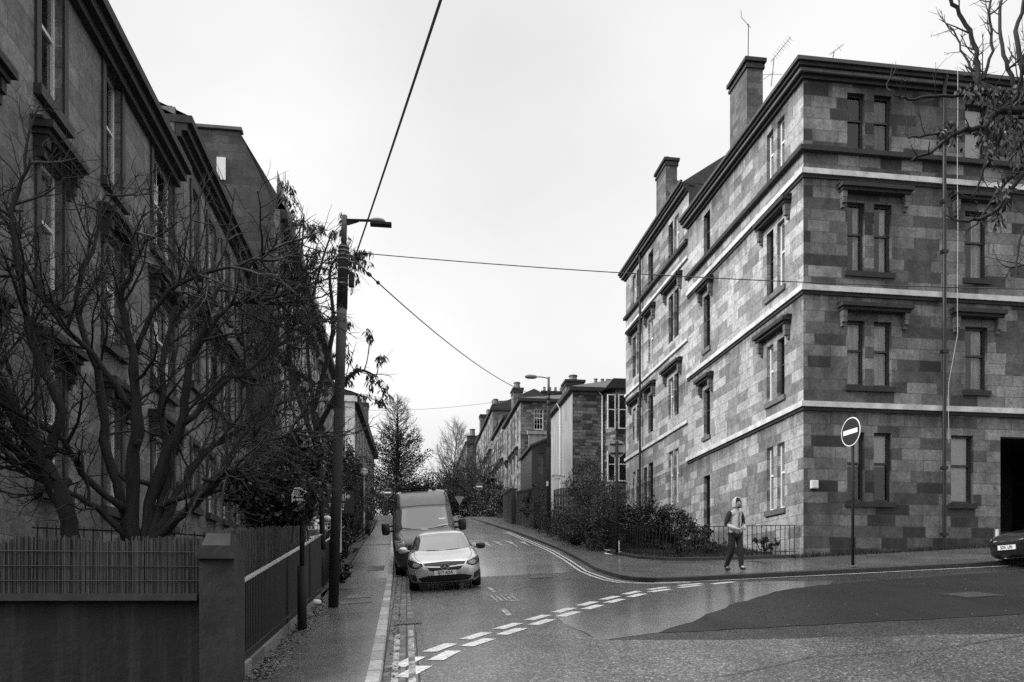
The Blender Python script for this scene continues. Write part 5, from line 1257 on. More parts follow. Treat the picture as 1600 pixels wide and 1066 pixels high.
# letting board
b = P(533, 852, 20.5); r = thing('letting_board', b, 'dark letting board on a white post behind the lamp column', 'sign'); D = 20.5
m = MB(); p0, p1 = P(531.5, 858, D), P(534, 800, D); m.box(p0.x-.035, p0.x+.035, p0.y-.02, p0.y+.02, p0.z-.1, p1.z+.5); m.build('post', 'white_paint', r)
q0, q1 = P(506, 802, D-.03), P(553, 767, D-.03); m = MB(); m.box(q0.x, q1.x, q0.y-.045, q0.y-.022, q0.z, q1.z); bd = m.build('board', 'sign_dark', r)
for txt, px, py, sz in (('Castle', 531.5, 775.5, .20), ('ESTATES', 532, 781.5, .07), ('TO LET', 526, 790.5, .13)):
    q = P(px, py, D-.03); text_mesh('board_text', txt, sz, 'sign_white', bd, (q.x-b.x, q0.y-.05-b.y, q.z-b.z), (math.pi/2, 0, 0), .002)
q = P(534, 796.5, D-.03); m = MB(); m.box(q.x-.1, q.x+.05, q0.y-.05, q0.y-.046, q.z-.015, q.z+.015); m.build('text_line', 'sign_white', bd)

# ------------------------------------------------------------------ walls, railings, fences
wy = 7.75
m = MB(); m.box(-9, -1.99, wy+.02, wy+.3, -1.2, 1.555); r = tag(m.build('garden_wall', 'stained_wall'), 'dark water stained garden wall along the bottom left', 'wall')
m = MB(); m.box(-9, -1.99, wy-.06, wy+.36, 1.556, 1.625); m.build('coping', 'kerb_dark', r, local=True)
rng = random.Random(4)
def reeds(name, label, p0, p1, zb0, zb1, h0, h1, lean=0.):
    m = MB(); p0, p1 = Vector(p0), Vector(p1); L = (p1-p0).length; d = (p1-p0).normalized(); n = Vector((-d.y, d.x)); k = 0.
    slow = [rng.uniform(-1, 1) for _ in range(80)]
    while k < L:
        w = rng.uniform(.008, .016); f = k/L; q = p0+d*k; zb = zb0+(zb1-zb0)*f; h = h0+(h1-h0)*f+slow[int(k*6) % 80]*.02+rng.uniform(-.03, .025)
        if rng.random() < .05: h -= rng.uniform(.02, .12)
        sh = lean*h+rng.uniform(-.006, .006); o = rng.uniform(-.012, .012); a = q+n*o; b = a+d*w; t = d*sh
        m.hexa([(a.x, a.y, zb), (b.x, b.y, zb), (b.x+n.x*.01, b.y+n.y*.01, zb), (a.x+n.x*.01, a.y+n.y*.01, zb), (a.x+t.x, a.y+t.y, zb+h), (b.x+t.x, b.y+t.y, zb+h), (b.x+t.x+n.x*.01, b.y+t.y+n.y*.01, zb+h), (a.x+t.x+n.x*.01, a.y+t.y+n.y*.01, zb+h)])
        k += w*.92
    o = tag(m.build(name, 'reed'), label, 'screen'); w_ = MB()
    for z in (.12, .26, .40):
        w_.tube([(p0.x-n.x*.016, p0.y-n.y*.016, zb0+z), (p1.x-n.x*.016, p1.y-n.y*.016, zb1+z)], .004, 4)
    w_.build('binding_wire', 'cable', o, local=True); return o
reeds('reed_screen', 'reed screen standing on the stained front garden wall', (-6.2, wy+.1), (-2.0, wy+.1), 1.626, 1.626, .50, .53)
reeds('reed_screen', 'reed screen inside the dark railings beside the pavement', (-1.92, 8.15), (-1.98, 15.6), 1.0, 1.9, 1.27, 1.08, .06)
# gate pillar
pa, pb = Tx(311, 7.6), Tx(366, 7.6); pz = Zp(874, pa, 7.6); m = MB(); m.box(pa, pb, 7.6, 8.08, -.2, pz); r = tag(m.build('gate_pillar', 'pillar_stone') if 'pillar_stone' in MATS else m.build('gate_pillar', 'frame_dark'), 'square stone pillar with pyramid cap at the end of the front wall', 'pillar')
m = MB(); z1 = Zp(853, pa, 7.6); m.box(pa-.03, pb+.0, 7.56, 8.12, pz+.002, z1); mx_, my_ = (pa+pb)/2, 7.84; zt = Zp(832, pa, 7.6)
m.hexa([(pa+.02, 7.6, z1+.001), (pb-.04, 7.6, z1+.001), (pb-.04, 8.08, z1+.001), (pa+.02, 8.08, z1+.001), (mx_-.12, my_-.12, zt), (mx_+.1, my_-.12, zt), (mx_+.1, my_+.12, zt), (mx_-.12, my_+.12, zt)]); m.build('cap', 'pillar_stone', r, local=True)
def railing(name, label, line, ztops, gap=.085, rail='rail_wet', barr=.009, low=.12, base=None, heads=False, bh=None):
    """line of (x, y); ztops gives rail height at each; bars reach down to the hill"""
    r = thing(name, (line[0][0], line[0][1], G(*line[0])), label, 'railing')
    top, bars, lowr = MB(), MB(), MB(); P3 = [Vector((x, y, z)) for (x, y), z in zip(line, ztops)]
    for a, b in zip(P3, P3[1:]):
        d = (b-a); L = Vector((d.x, d.y)).length; nn = max(1, int(L/gap)); n = Vector((-d.y, d.x, 0)).normalized()*.032
        top.hexa([a-n, b-n, b+n, a+n, a-n+Vector((0, 0, .018)), b-n+Vector((0, 0, .018)), b+n+Vector((0, 0, .018)), a+n+Vector((0, 0, .018))])
        g0, g1 = G(a.x, a.y)+low, G(b.x, b.y)+low
        lowr.hexa([Vector((a.x, a.y, g0))-n*.7, Vector((b.x, b.y, g1))-n*.7, Vector((b.x, b.y, g1))+n*.7, Vector((a.x, a.y, g0))+n*.7, Vector((a.x, a.y, g0+.02))-n*.7, Vector((b.x, b.y, g1+.02))-n*.7, Vector((b.x, b.y, g1+.02))+n*.7, Vector((a.x, a.y, g0+.02))+n*.7])
        for k in range(nn):
            q = a.lerp(b, (k+.5)/nn); g = G(q.x, q.y)
            bars.tube([(q.x, q.y, g), (q.x, q.y, q.z+(.06 if heads else 0))], barr, 4, cap=heads)
    top.build('top_rail', rail, r); bars.build('bars', 'black_paint', r); lowr.build('lower_rail', 'black_paint', r); return r
plain('rail_wet', .8, .3, .2, 9, metal=.6)
ra = railing('railing', 'dark iron railing with wet shining top rail along the left pavement', [(-1.72, 8.1), (-1.80, 14.0), (-1.86, 17.2)], [1.70, 2.50, 2.94], .1, low=.3, barr=.0095)
m = MB(); rows = []
for k in range(60):
    s_ = 8.1+.15*k; x = -1.66-.018*(s_-7.2); g = G(x, s_)
    rows.append([(x, s_, g), (x, s_, g+.2), (x-.18, s_, g+.215), (x-.2, s_, g)])
m.grid(rows)
setts('coping_stone', .10, .32, .8, 3., 1)
m.build('coping', 'coping_stone', ra)
railing('railing', 'dark railing further up the left pavement beside the hedge', [(-2.0, 18.2), (-2.2, 26), (-2.5, 34.5)], [G(-2, 18.2)+1.2, G(-2.2, 26)+1.2, G(-2.5, 34.5)+1.15], .08)
cr = [(12.0, 21.95), (9.6, 22.5), (8.2, 22.95), (7.5, 23.9), (7.2, 25.4), (7.25, 27.5), (7.3, 31.)]
cr = [(TX-.1, 21.5), (10.2, 21.85), (9.0, 22.2), (8.1, 22.75), (7.5, 23.7), (7.25, 25.2), (7.3, 28.), (7.35, 32.)]
rb = railing('corner_railing', 'iron railing curving round the garden before the corner tenement', cr, [Zp(822, cr[0][0], cr[0][1]), Zp(823, cr[1][0], cr[1][1]), Zp(824, cr[2][0], cr[2][1]), Zp(824.5, cr[3][0], cr[3][1]), Zp(824, cr[4][0], cr[4][1]), Zp(821, cr[5][0], cr[5][1]), G(7.3, 28)+1.25, G(7.35, 32)+1.25], .125, rail='black_paint', low=.28, barr=.012)
m = MB(); rows = []
for (x, y), (X, Y) in zip(dense(cr, .4), off(dense(cr, .4), -.22)):
    rows.append([(x, y, G(x, y)), (x, y, G(x, y)+.2), (X, Y, G(X, Y)+.2), (X, Y, G(X, Y))])
m.grid(rows); m.build('plinth', 'kerb_dark', rb)
# garage walls, picket fence, low wall along the right pavement
ga0, gb0 = GP(834, 830), GP(786, 816)
def wall_run(name, label, a, b, h0, h1, th, mat, cap=None):
    d = Vector((b[0]-a[0], b[1]-a[1])).normalized(); n = Vector((d.y, -d.x))*th; za, zb_ = G(*a[:2]), G(*b[:2]); m = MB()
    P_ = lambda q, k, z: (q[0]+n.x*k, q[1]+n.y*k, z)
    m.hexa([P_(a, 0, za-.5), P_(b, 0, zb_-.5), P_(b, 1, zb_-.5), P_(a, 1, za-.5), P_(a, 0, za+h0), P_(b, 0, zb_+h1), P_(b, 1, zb_+h1), P_(a, 1, za+h0)])
    r = tag(m.build(name, mat, fixn=True), label, 'wall')
    if cap:
        c = MB(); c.hexa([P_(a, -.3, za+h0+.002), P_(b, -.3, zb_+h1+.002), P_(b, 1.3, zb_+h1+.002), P_(a, 1.3, za+h0+.002), P_(a, -.3, za+h0+.1), P_(b, -.3, zb_+h1+.1), P_(b, 1.3, zb_+h1+.1), P_(a, 1.3, za+h0+.1)]); c.build('coping', cap, r, local=True, fixn=True)
    return r
mid_ = ((ga0.x+gb0.x)/2-.1, (ga0.y+gb0.y)/2)
wall_run('garage_wall', 'dark roughcast garage wall with flat coping nearer the lamp post', (ga0.x, ga0.y), (mid_[0]+.05, mid_[1]-.2), 2.35, 2.1, .3, 'rubble_dark' if 'rubble_dark' in MATS else 'frame_dark', 'sooty_stone')
wall_run('garage_wall', 'dark roughcast garage wall with flat coping further up the street', (mid_[0]-.2, mid_[1]+.3), (gb0.x, gb0.y), 2.3, 1.9, .3, 'frame_dark', 'sooty_stone')
a, b = P(866, 790, 43.5), P(905, 792, 42.); r = thing('picket_fence', a, 'dark picket fence with curved top beside the hedge', 'fence')
m = MB()
for k in range(17):
    f = k/16; q = a.lerp(b, f); zt = Zp(766-3.5*math.sin(math.pi*f), q.x, q.y); m.box(q.x-.035, q.x+.035, q.y-.012, q.y+.012, G(q.x, q.y), zt)
m.build('pickets', 'wood_dark', r); m = MB()
for z in (.35, 1.0): m.hexa([a+Vector((0, .013, z-.5)), b+Vector((0, .013, z-.5)), b+Vector((0, .04, z-.5)), a+Vector((0, .04, z-.5)), a+Vector((0, .013, z-.4)), b+Vector((0, .013, z-.4)), b+Vector((0, .04, z-.4)), a+Vector((0, .04, z-.4))])
m.build('rails', 'wood_dark', r)
wall_run('low_wall', 'low broken stone wall at the foot of the hedge by the right pavement', (7.35, 32.), (7.6, 43.5), .3, .3, .3, 'rubble')
# railings by the left houses (area steps) behind the tree
railing('area_railing', 'old iron area railing in front of the left house door', [(-5.2, 11.6), (-3.4, 11.7), (-2.5, 11.9)], [2.55, 2.5, 2.45], .12, rail='black_paint', heads=True)
# trellis and white pots seen over the railing
q = P(499, 822, 19.5); r = thing('window_box_trellis', q, 'white lattice rail between the leaves left of the lamp column', 'trellis'); m = MB()
for k in range(8): x = q.x-.28+k*.08; m.box(x-.012, x+.012, q.y-.01, q.y+.01, q.z-.1, q.z+.1)
for z in (-.1, 0, .09): m.box(q.x-.3, q.x+.3, q.y+.011, q.y+.03, q.z+z-.012, q.z+z+.012)
m.build('lattice', 'white_paint', r); m = MB(); 
for x in (-.29, .28): m.box(q.x+x-.02, q.x+x+.02, q.y+.03, q.y+.06, G(q.x, q.y), q.z+.1)
m.build('posts', 'wood_dark', r)
for k, (px, lb) in enumerate(((486.5, 'round white bundle on the lattice, left one'), (502, 'round white bundle on the lattice, middle one'), (512, 'round white bundle on the lattice nearest the lamp column'))):
    q = P(px, 809 if k < 2 else 811, 19.5); m = MB(); blob(m, q, (.09, .07, .075), 10, 2); blob(m, q+Vector((.07, 0, -.02)), (.07, .05, .05), 10, 2); tag(m.build('white_bundle', 'white_paint', smooth=True), lb, 'bundle')
# litter, white marker post, kerb stones
for k, (px, py, lb) in enumerate(((955, 864, 'flat white scrap lying left of the sign post foot'), (951, 869, 'folded white litter at the pavement edge by the railing'), (974, 867, 'crumpled white bag right of the sign post foot'))):
    g = GP(px, py, .115); m = MB(); a = rng.uniform(0, 3)
    pts = [(g.x+.17*math.cos(a+t)*(1 if k else 1.5), g.y+.1*math.sin(a+t), G(g.x, g.y)+.13+.06*(t % 2)) for t in (0, 1.3, 2.6, 4.2)]
    m.poly(pts); m.poly([(p[0], p[1], p[2]+.012) for p in reversed(pts)]); m.grid([pts, [(p[0], p[1], p[2]+.012) for p in pts]], True); tag(m.build('litter', 'litter_white'), lb, 'litter', kind='thing')
q = P(964.5, 868, 25.9); m = MB(); m.tube([q+Vector((.04, -.08, 0)), P(964.5, 846, 25.9)+Vector((.04, -.08, 0))], .02, 6); tag(m.build('marker_pipe', 'white_paint'), 'short white pipe standing at the foot of the sign post', 'pipe')
q = Vector((Tx(1558, TY-.2), TY-.2, 0)); m = MB(); m.box(q.x-.03, q.x+.03, q.y-.03, q.y+.03, G(q.x, q.y), Zp(828, q.x, q.y)); tag(m.build('marker_post', 'white_paint'), 'slim white marker post at the mouth of the passage', 'post')
q = GP(492, 945, .1); m = MB(); blob(m, (q.x, q.y, G(q.x, q.y)+.14), (.13, .1, .06), 10, 3); tag(m.build('white_stone', 'white_paint', smooth=True), 'pale stone on the pavement beside the lamp column foot', 'stone')
# ------------------------------------------------------------------ trees, hedges, leaves
def rnd_dir(rg):
    while True:
        v = Vector((rg.uniform(-1, 1), rg.uniform(-1, 1), rg.uniform(-1, 1)))
        if .1 < v.length < 1: return v.normalized()
class Tree:
    """limbs as tapering tubes; tips collected for leaves"""
    def __init__(s, seed): s.rg = random.Random(seed); s.trunk = MB(); s.crown = MB(); s.tips = []
    def limb(s, mb, p, d, L, r, r2, wander=.25, up=.0, nseg=6, sides=6):
        pts = [Vector(p)]; d = Vector(d).normalized()
        for k in range(nseg):
            d = (d+rnd_dir(s.rg)*wander+Vector((0, 0, up))).normalized(); pts.append(pts[-1]+d*(L/nseg))
        mb.tube(pts, [r+(r2-r)*k/nseg for k in range(nseg+1)], sides, cap=False); return pts
    def spray(s, pts, r0, lvl, cfg, f0=.2):
        """side shoots along a limb"""
        c = cfg[lvl]; n = len(pts)-1
        cnt = int(c['n']*s.rg.uniform(.75, 1.25)+.5)
        for k in range(cnt):
            f = f0+(1-f0)*(k+s.rg.random())/cnt; i = min(int(f*n), n-1); p = pts[i].lerp(pts[i+1], f*n-i); d = (pts[i+1]-pts[i]).normalized()
            side = d.cross(rnd_dir(s.rg)).normalized(); a = R(s.rg.uniform(*c['ang'])); v = d*math.cos(a)+side*math.sin(a)
            v.z += c.get('lift', 0); L = c['L']*s.rg.uniform(.5, 1.2)*(1-.45*f); r = min(c['r'], r0*.7)*s.rg.uniform(.7, 1.1)
            q = s.limb(s.crown, p, v, L, r, r*.35, c.get('w', .22), c.get('up', .05), c.get('seg', 4), c.get('sides', 4))
            if lvl+1 < len(cfg): s.spray(q, r, lvl+1, cfg)
            else: s.tips.append(q)
    def finish(s, name, label, base, group=None, tm='bark', cm='twig'):
        r = thing(name, base, label, 'tree', group); s.trunk.build('trunk', tm, r, smooth=True)
        if s.crown.v: s.crown.build('crown', cm, r, smooth=True)
        return r
def leaf(mb, p, size, rg, droop=0., long_=1., wid=1.):
    d = rnd_dir(rg)
    if droop: d = (d*(1-droop)+Vector((0, 0, -1))*droop).normalized()
    a = d.orthogonal().normalized(); a = (a*math.cos(rg.uniform(0, 6.3))+d.cross(a)*math.sin(rg.uniform(0, 6.3))).normalized()
    L = size*rg.uniform(.7, 1.3)*long_; w = size*rg.uniform(.25, .45)*wid; p = Vector(p); m_ = p+d*L*.45+d.cross(a)*L*.06
    mb.quad(p, m_-a*w, p+d*L, m_+a*w)
# --- the bare multi-stemmed tree in the front garden
T = Tree(11)
def pxl(pts, d0, d1):
    n = len(pts)-1; return [P(x, y, d0+(d1-d0)*k/n) for k, (x, y) in enumerate(pts)]
def smooth_path(pts, rads, per=4):
    out, rr = [], []; n = len(pts)
    for i in range(n-1):
        p0, p1, p2, p3 = pts[max(i-1, 0)], pts[i], pts[i+1], pts[min(i+2, n-1)]
        for k in range(per):
            t = k/per; out.append(.5*((2*p1)+(p2-p0)*t+(2*p0-5*p1+4*p2-p3)*t*t+(3*p1-p0-3*p2+p3)*t**3)); rr.append(rads[i]+(rads[i+1]-rads[i])*t)
    return out+[pts[-1]], rr+[rads[-1]]
limbs = [([(118, 872), (100, 790), (55, 700), (10, 620), (-30, 520), (-60, 400)], 9.6, 9.0, .15, .08),
         ([(102, 800), (60, 735), (20, 700), (-40, 660)], 9.6, 9.3, .08, .04),
         ([(70, 720), (95, 640), (60, 560), (40, 470), (20, 330), (50, 250)], 9.4, 9.2, .09, .02),
         ([(205, 872), (190, 780), (165, 690), (150, 580), (120, 470), (150, 370), (165, 300)], 10., 10.6, .105, .015),
         ([(212, 872), (205, 760), (215, 650), (208, 560), (190, 470), (215, 410), (230, 370)], 10., 9.4, .115, .014),
         ([(222, 870), (240, 760), (285, 650), (300, 560), (330, 490), (345, 440)], 10., 10.2, .105, .014),
         ([(240, 850), (290, 800), (345, 745), (365, 735)], 10., 9.3, .085, .06),
         ([(228, 862), (270, 790), (310, 720), (360, 680), (410, 645), (460, 620)], 10., 10.8, .08, .015),
         ([(215, 860), (160, 800), (110, 770), (50, 745), (-20, 700)], 10., 9.2, .06, .02),
         ([(200, 800), (130, 740), (100, 690), (20, 640), (-40, 600)], 10., 8.9, .06, .02),
         ([(235, 855), (262, 730), (252, 640), (262, 520), (285, 460), (275, 400)], 10., 11.2, .09, .015),
         ([(290, 660), (350, 600), (395, 575), (440, 535), (465, 515)], 10., 10.6, .05, .012),
         ([(205, 640), (150, 560), (90, 500), (40, 420), (0, 330)], 10., 9.6, .055, .012),
         ([(250, 790), (320, 760), (380, 690), (425, 690), (475, 665)], 10., 9.8, .05, .012),
         ([(300, 560), (360, 480), (410, 470), (450, 460)], 10.2, 10.4, .04, .012),
         ([(208, 560), (250, 470), (310, 430), (390, 410), (410, 405)], 9.8, 9.2, .04, .012)]
cfg = [dict(n=15, ang=(25, 75), L=1.35, r=.022, w=.22, up=.06, seg=6, sides=5), dict(n=5.8, ang=(25, 65), L=.72, r=.0095, w=.24, up=.05, seg=5, sides=4), dict(n=3.2, ang=(25, 60), L=.38, r=.0052, w=.24, up=.04, seg=3, sides=3)]
for pts, d0, d1, r0, r1 in limbs:
    pp, rr = smooth_path(pxl(pts, d0, d1), [r0+(r1-r0)*k/(len(pts)-1) for k in range(len(pts))])
    pp = [p+rnd_dir(T.rg)*.025 for p in pp]
    rr = [q_*.82*T.rg.uniform(.86, 1.16) for q_ in rr]
    T.trunk.tube(pp, rr, 9); T.spray(pp, r1*1.6+.01, 0, cfg, .3)
    for _ in range(3):                                     # sawn stubs
        i_ = T.rg.randrange(4, len(pp)-2); v_ = rnd_dir(T.rg); v_.z = abs(v_.z); T.trunk.tube([pp[i_], pp[i_]+v_*(rr[i_]+.12)], [rr[i_]*.55, rr[i_]*.42], 7)
T.finish('bare_tree', 'bare many stemmed tree spreading over the reed screen in front of the left terrace', P(190, 890, 9.9))

# --- tall leafy tree behind the lamp column (drooping narrow leaves)
T = Tree(5); b = Vector((-3.0, 17.6, G(-3., 17.6)))
lf = MB(); lims = [([(505, 860), (500, 760), (490, 640), (480, 520), (500, 420), (520, 360)], 17.4, 16.8), ([(495, 700), (460, 600), (450, 500), (470, 400), (475, 335)], 17.4, 17.8), ([(492, 680), (530, 610), (560, 580), (590, 590)], 17.2, 16.2), ([(490, 640), (520, 520), (515, 430), (528, 400)], 17.2, 16.6), ([(490, 600), (440, 560), (420, 500)], 17.4, 17.9), ([(490, 760), (440, 720), (400, 700)], 17.4, 17.2)]
cfg2 = [dict(n=11, ang=(30, 75), L=1.25, r=.014, w=.2, up=-.02, seg=4, sides=4), dict(n=3, ang=(25, 60), L=.7, r=.006, w=.2, up=-.14, seg=3, sides=3)]
for pts, d0, d1 in lims:
    pp, rr = smooth_path(pxl(pts, d0, d1), [.07-.055*k/(len(pts)-1) for k in range(len(pts))]); T.trunk.tube(pp, rr, 6); T.spray(pp, .02, 0, cfg2, .2)
for q in T.tips:
    z = q[-1].z; px_ = 0
    dens = 40
    if T.rg.random() < .48: continue
    for k in range(dens): a = T.rg.random(); i = min(int(a*(len(q)-1)), len(q)-2); leaf(lf, q[i].lerp(q[i+1], T.rg.random())+rnd_dir(T.rg)*.06, .11, T.rg, .6, 1.3, .45)
r = T.finish('leafy_tree', 'tall evergreen with hanging narrow leaves growing beside the left lamp column', b)
lf.build('foliage', 'leaf_dark', r)

def bush(name, label, blobs, n, size, mat, seed, droop=0., cat='bush', long_=1., stems=True, xmax=None):
    """blobs: (x, y, z, rx, ry, rz) clumps; leaves thick near the outside, twigs inside"""
    rg = random.Random(seed); m = MB(); vol = [(b[3]*b[4]+b[3]*b[5]+b[4]*b[5]) for b in blobs]; tot = sum(vol)
    x, y = blobs[0][0], blobs[0][1]; r = thing(name, (x, y, G(x, y)), label, cat)
    for b, v in zip(blobs, vol):
        st = MB(); cl = [(rnd_dir(rg), rg.uniform(.55, 1.08)) for _ in range(max(6, int(n*v/tot/28)))]
        for k in range(int(n*v/tot)):
            d, f = cl[rg.randrange(len(cl))]; q = Vector((b[0]+d.x*b[3]*f, b[1]+d.y*b[4]*f, b[2]+d.z*b[5]*f))+rnd_dir(rg)*rg.uniform(0, .34)*min(b[3], b[5])
            if xmax and q.x > xmax(q.y): q.x = xmax(q.y)-rg.random()*.25
            q.z = max(q.z, G(q.x, q.y)+.03); leaf(m, q, size, rg, droop, long_)
        for d, f in cl[:40]:
            if stems:
                q = Vector((b[0]+d.x*b[3]*f, b[1]+d.y*b[4]*f, b[2]+d.z*b[5]*f)); q.z = max(q.z, G(q.x, q.y)+.05); base = Vector((b[0], b[1], max(G(b[0], b[1]), b[2]-b[5]))); mid = base.lerp(q, .5)+rnd_dir(rg)*.1; tp = q+(q-mid)*.12
                st.tube([base, mid, q, tp], [.022, .014, .007, .003], 4)
        if st.v: st.build('stem', 'twig', r)
    m.build('foliage', mat, r)
    return r
def at(px, py, d): return P(px, py, d)
def bl(px, py, d, rx, rz, ry=None):
    q = P(px, py, d); return (q.x, q.y, q.z, rx, ry or rx, rz)
# right hand garden
bush('dark_shrub', 'big dark rounded shrub in the garden under the uphill tenement', [bl(1015, 815, 27.5, .9, .75), bl(1050, 822, 27., .8, .6), bl(985, 820, 28.5, .9, .7), bl(1085, 835, 25.8, .55, .4)], 9000, .085, 'leaf_dark', 21)
bush('garden_hedge', 'tall loose grey hedge behind the sign post on the right', [bl(925, 800, 30., .85, 1.5), bl(900, 820, 31., .8, 1.1), bl(950, 810, 28.5, .7, 1.15), bl(915, 755, 32., .8, 1.0), bl(935, 850, 28., .55, .55), bl(960, 785, 30, .6, .9)], 15000, .06, 'leaf_mid', 22, long_=1.3)
bush('clipped_hedge', 'low hedge running from the lamp post to the tall grey hedge', [bl(875, 822, 36.5, .9, .9), bl(860, 818, 39.5, .8, .9), bl(890, 830, 33.5, .8, .8), bl(845, 805, 43., .9, 1.1)], 10000, .06, 'leaf_mid', 23)
bush('corner_shrub', 'small sprawling shrub inside the corner railing by the walker', [bl(1195, 850, 22.9, .35, .22), bl(1110, 850, 24.6, .5, .28), bl(1060, 856, 24.6, .5, .2)], 1500, .07, 'leaf_dark', 24)
bush('climber', 'drooping climber hanging over the garage walls', [bl(838, 775, 44.3, .55, .75), bl(828, 790, 45., .5, .7)], 2200, .09, 'leaf_dark', 25, .5)
# left hand gardens
bush('garden_laurel', 'dark laurel filling the garden left of the lamp column', [bl(425, 770, 16., .9, .75), bl(460, 740, 17., .75, .8), bl(462, 775, 17.4, .5, .6), bl(450, 800, 15.6, .5, .45), bl(484, 770, 11.1, .07, .16), bl(452, 796, 11.2, .16, .1), bl(474, 798, 11.2, .16, .07)], 9400, .11, 'leaf_dark', 26, .2)
ivx = lambda y: -2.35 if y < 37 else -2.35-(y-37)*.03
r = thing('laurel_spray', P(486, 800, 11.25), 'leafy spray hanging over the right half of the arrow board', 'branch'); m = MB(); rg_ = random.Random(3)
for k in range(330): leaf(m, P(486+rg_.gauss(0, 8), 778+rg_.gauss(0, 13), 11.2+rg_.uniform(-.1, .1)), .055, rg_, .3)
m.build('foliage', 'leaf_dark', r); m = MB(); m.tube([P(455, 850, 12.6), P(462, 800, 12.), P(478, 776, 11.4), P(486, 758, 11.2)], [.012, .009, .006, .003], 5); m.build('stem', 'twig', r)
bush('ivy_hedge', 'deep dark hedge lining the left pavement behind the globe lamp', [bl(540, 770, 29, 1.0, 1.3), bl(548, 778, 35, 1.2, 1.5), bl(530, 730, 34, 1.3, 1.2), bl(562, 785, 42, 1.2, 1.5), bl(578, 785, 50, 1.2, 1.5), bl(560, 750, 46, 1.3, 1.2), bl(550, 815, 28, .8, .8), bl(575, 812, 38, .7, .9), bl(515, 740, 26, 1.0, 1.2)], 24000, .10, 'leaf_dark', 27, .25, xmax=ivx)
bush('verge_shrub', 'untidy shrub at the railing foot just beyond the lamp column', [bl(533, 885, 18.6, .25, .4), bl(540, 850, 21, .3, .4)], 1600, .07, 'leaf_dark', 28, .3)
# far end
bush('end_hedge', 'dark hedge closing the top of the street on the right', [bl(765, 785, 64, 2.0, 1.5), bl(790, 790, 58, 1.2, 1.2), bl(735, 790, 70, 2., 1.4), bl(765, 760, 66, 1.2, .9)], 9000, .16, 'leaf_dark', 29)
bush('end_thicket', 'tangled dark thicket across the top of the street behind the van', [bl(700, 775, 72, 2.6, 2.0), bl(660, 785, 74, 2.6, 1.8), bl(625, 780, 74, 2.4, 2.0), bl(600, 780, 64, 1.5, 1.7), bl(725, 760, 78, 2.2, 2.2)], 13000, .2, 'leaf_dark', 30)
# far trees
def cone_tree():
    b = P(620, 800, 70.); T = Tree(31); top = P(617, 628, 70.); H = top.z-b.z+1.5; b.z = G(b.x, b.y)
    pts = T.limb(T.trunk, b, (0, 0, 1), H, .28, .02, .03, .1, 12, 8); lf = MB()
    for k in range(150):
        f = .12+.86*(k/150.); i = min(int(f*12), 11); p = pts[i].lerp(pts[i+1], f*12-i); a = k*2.399; rad = (5.6*(1-f)**.9+.35)*T.rg.uniform(.6, 1.15)
        if f < .2: rad *= .7+f*1.5
        q = T.limb(T.crown, p, (math.cos(a), math.sin(a), .12+.5*f), rad, .06*(1-f)+.02, .012, .16, .09, 5, 4)
        T.spray(q, .03, 0, [dict(n=5, ang=(25, 70), L=1.2, r=.022, w=.25, up=.05, seg=3, sides=3), dict(n=2, ang=(25, 60), L=.6, r=.014, seg=2, sides=3)], .25)
        if f < .72:
            for _ in range(int(150*(1-.6*f))):
                u = T.rg.random()**.8; j = min(int(u*5), 4); leaf(lf, q[j].lerp(q[j+1], u*5-j)+rnd_dir(T.rg)*.42*(1.1-f), .15, T.rg, .15)
    r = T.finish('spired_tree', 'dark cone shaped tree with bare spire at the end of the street', b); lf.build('foliage', 'leaf_dark', r)
cone_tree()
def birch():
    b = P(703, 800, 84.); b.z = G(b.x, b.y); T = Tree(32); top = P(707, 665, 84.); pts = T.limb(T.trunk, b, (0, 0, 1), top.z-b.z-1, .2, .03, .05, .1, 10, 7)
    for k in range(46):
        f = .22+.78*k/46; i = min(int(f*10), 9); p = pts[i].lerp(pts[i+1], f*10-i); a = k*2.399; v = (math.cos(a)*.8, math.sin(a)*.8, 1.0)
        q = T.limb(T.crown, p, v, 4.6*(1.08-f)+1., .07*(1.1-f), .014, .14, .06, 6, 4); T.spray(q, .03, 0, [dict(n=9, ang=(20, 55), L=1.7, r=.022, w=.2, up=.05, seg=4, sides=3), dict(n=5, ang=(20, 50), L=.9, r=.013, seg=3, sides=3)], .1)
    T.finish('birch', 'slender bare birch with pale trunk against the sky at the street end', b, tm='birch_bark', cm='pale_twig')
birch()
def twiggy(name, label, px, py, d, H, spread, seed, n=16):
    b = P(px, py, d); b.z = G(b.x, b.y); T = Tree(seed); pts = T.limb(T.trunk, b, (0, 0, 1), H*.45, .2, .12, .08, .1, 5, 7)
    for k in range(n):
        a = k*2.399; f = .35+.65*k/n; i = min(int(f*5), 4); p = pts[i].lerp(pts[i+1], f*5-i)
        q = T.limb(T.crown, p, (math.cos(a)*spread, math.sin(a)*spread, 1.-.4*(k % 3 == 0)), H*.62, .09, .02, .2, .04, 6, 5); T.spray(q, .05, 0, [dict(n=10, ang=(25, 70), L=2.0, r=.03, w=.25, up=.03, seg=4, sides=4), dict(n=6, ang=(25, 65), L=1.0, r=.017, w=.25, seg=3, sides=3)], .15)
    T.finish(name, label, b)
    return T
twiggy('bare_tree', 'dark bare tree before the far row houses right of the birch', 738, 800, 68., 7.2, .75, 41, 20)
twiggy('bare_tree', 'low bare tree spreading beside the cone shaped tree', 668, 800, 76., 5.5, 1.3, 42, 14)
twiggy('bare_tree', 'bare tree showing behind the van roof among the dark thicket', 695, 800, 80., 6., 1., 43, 12)
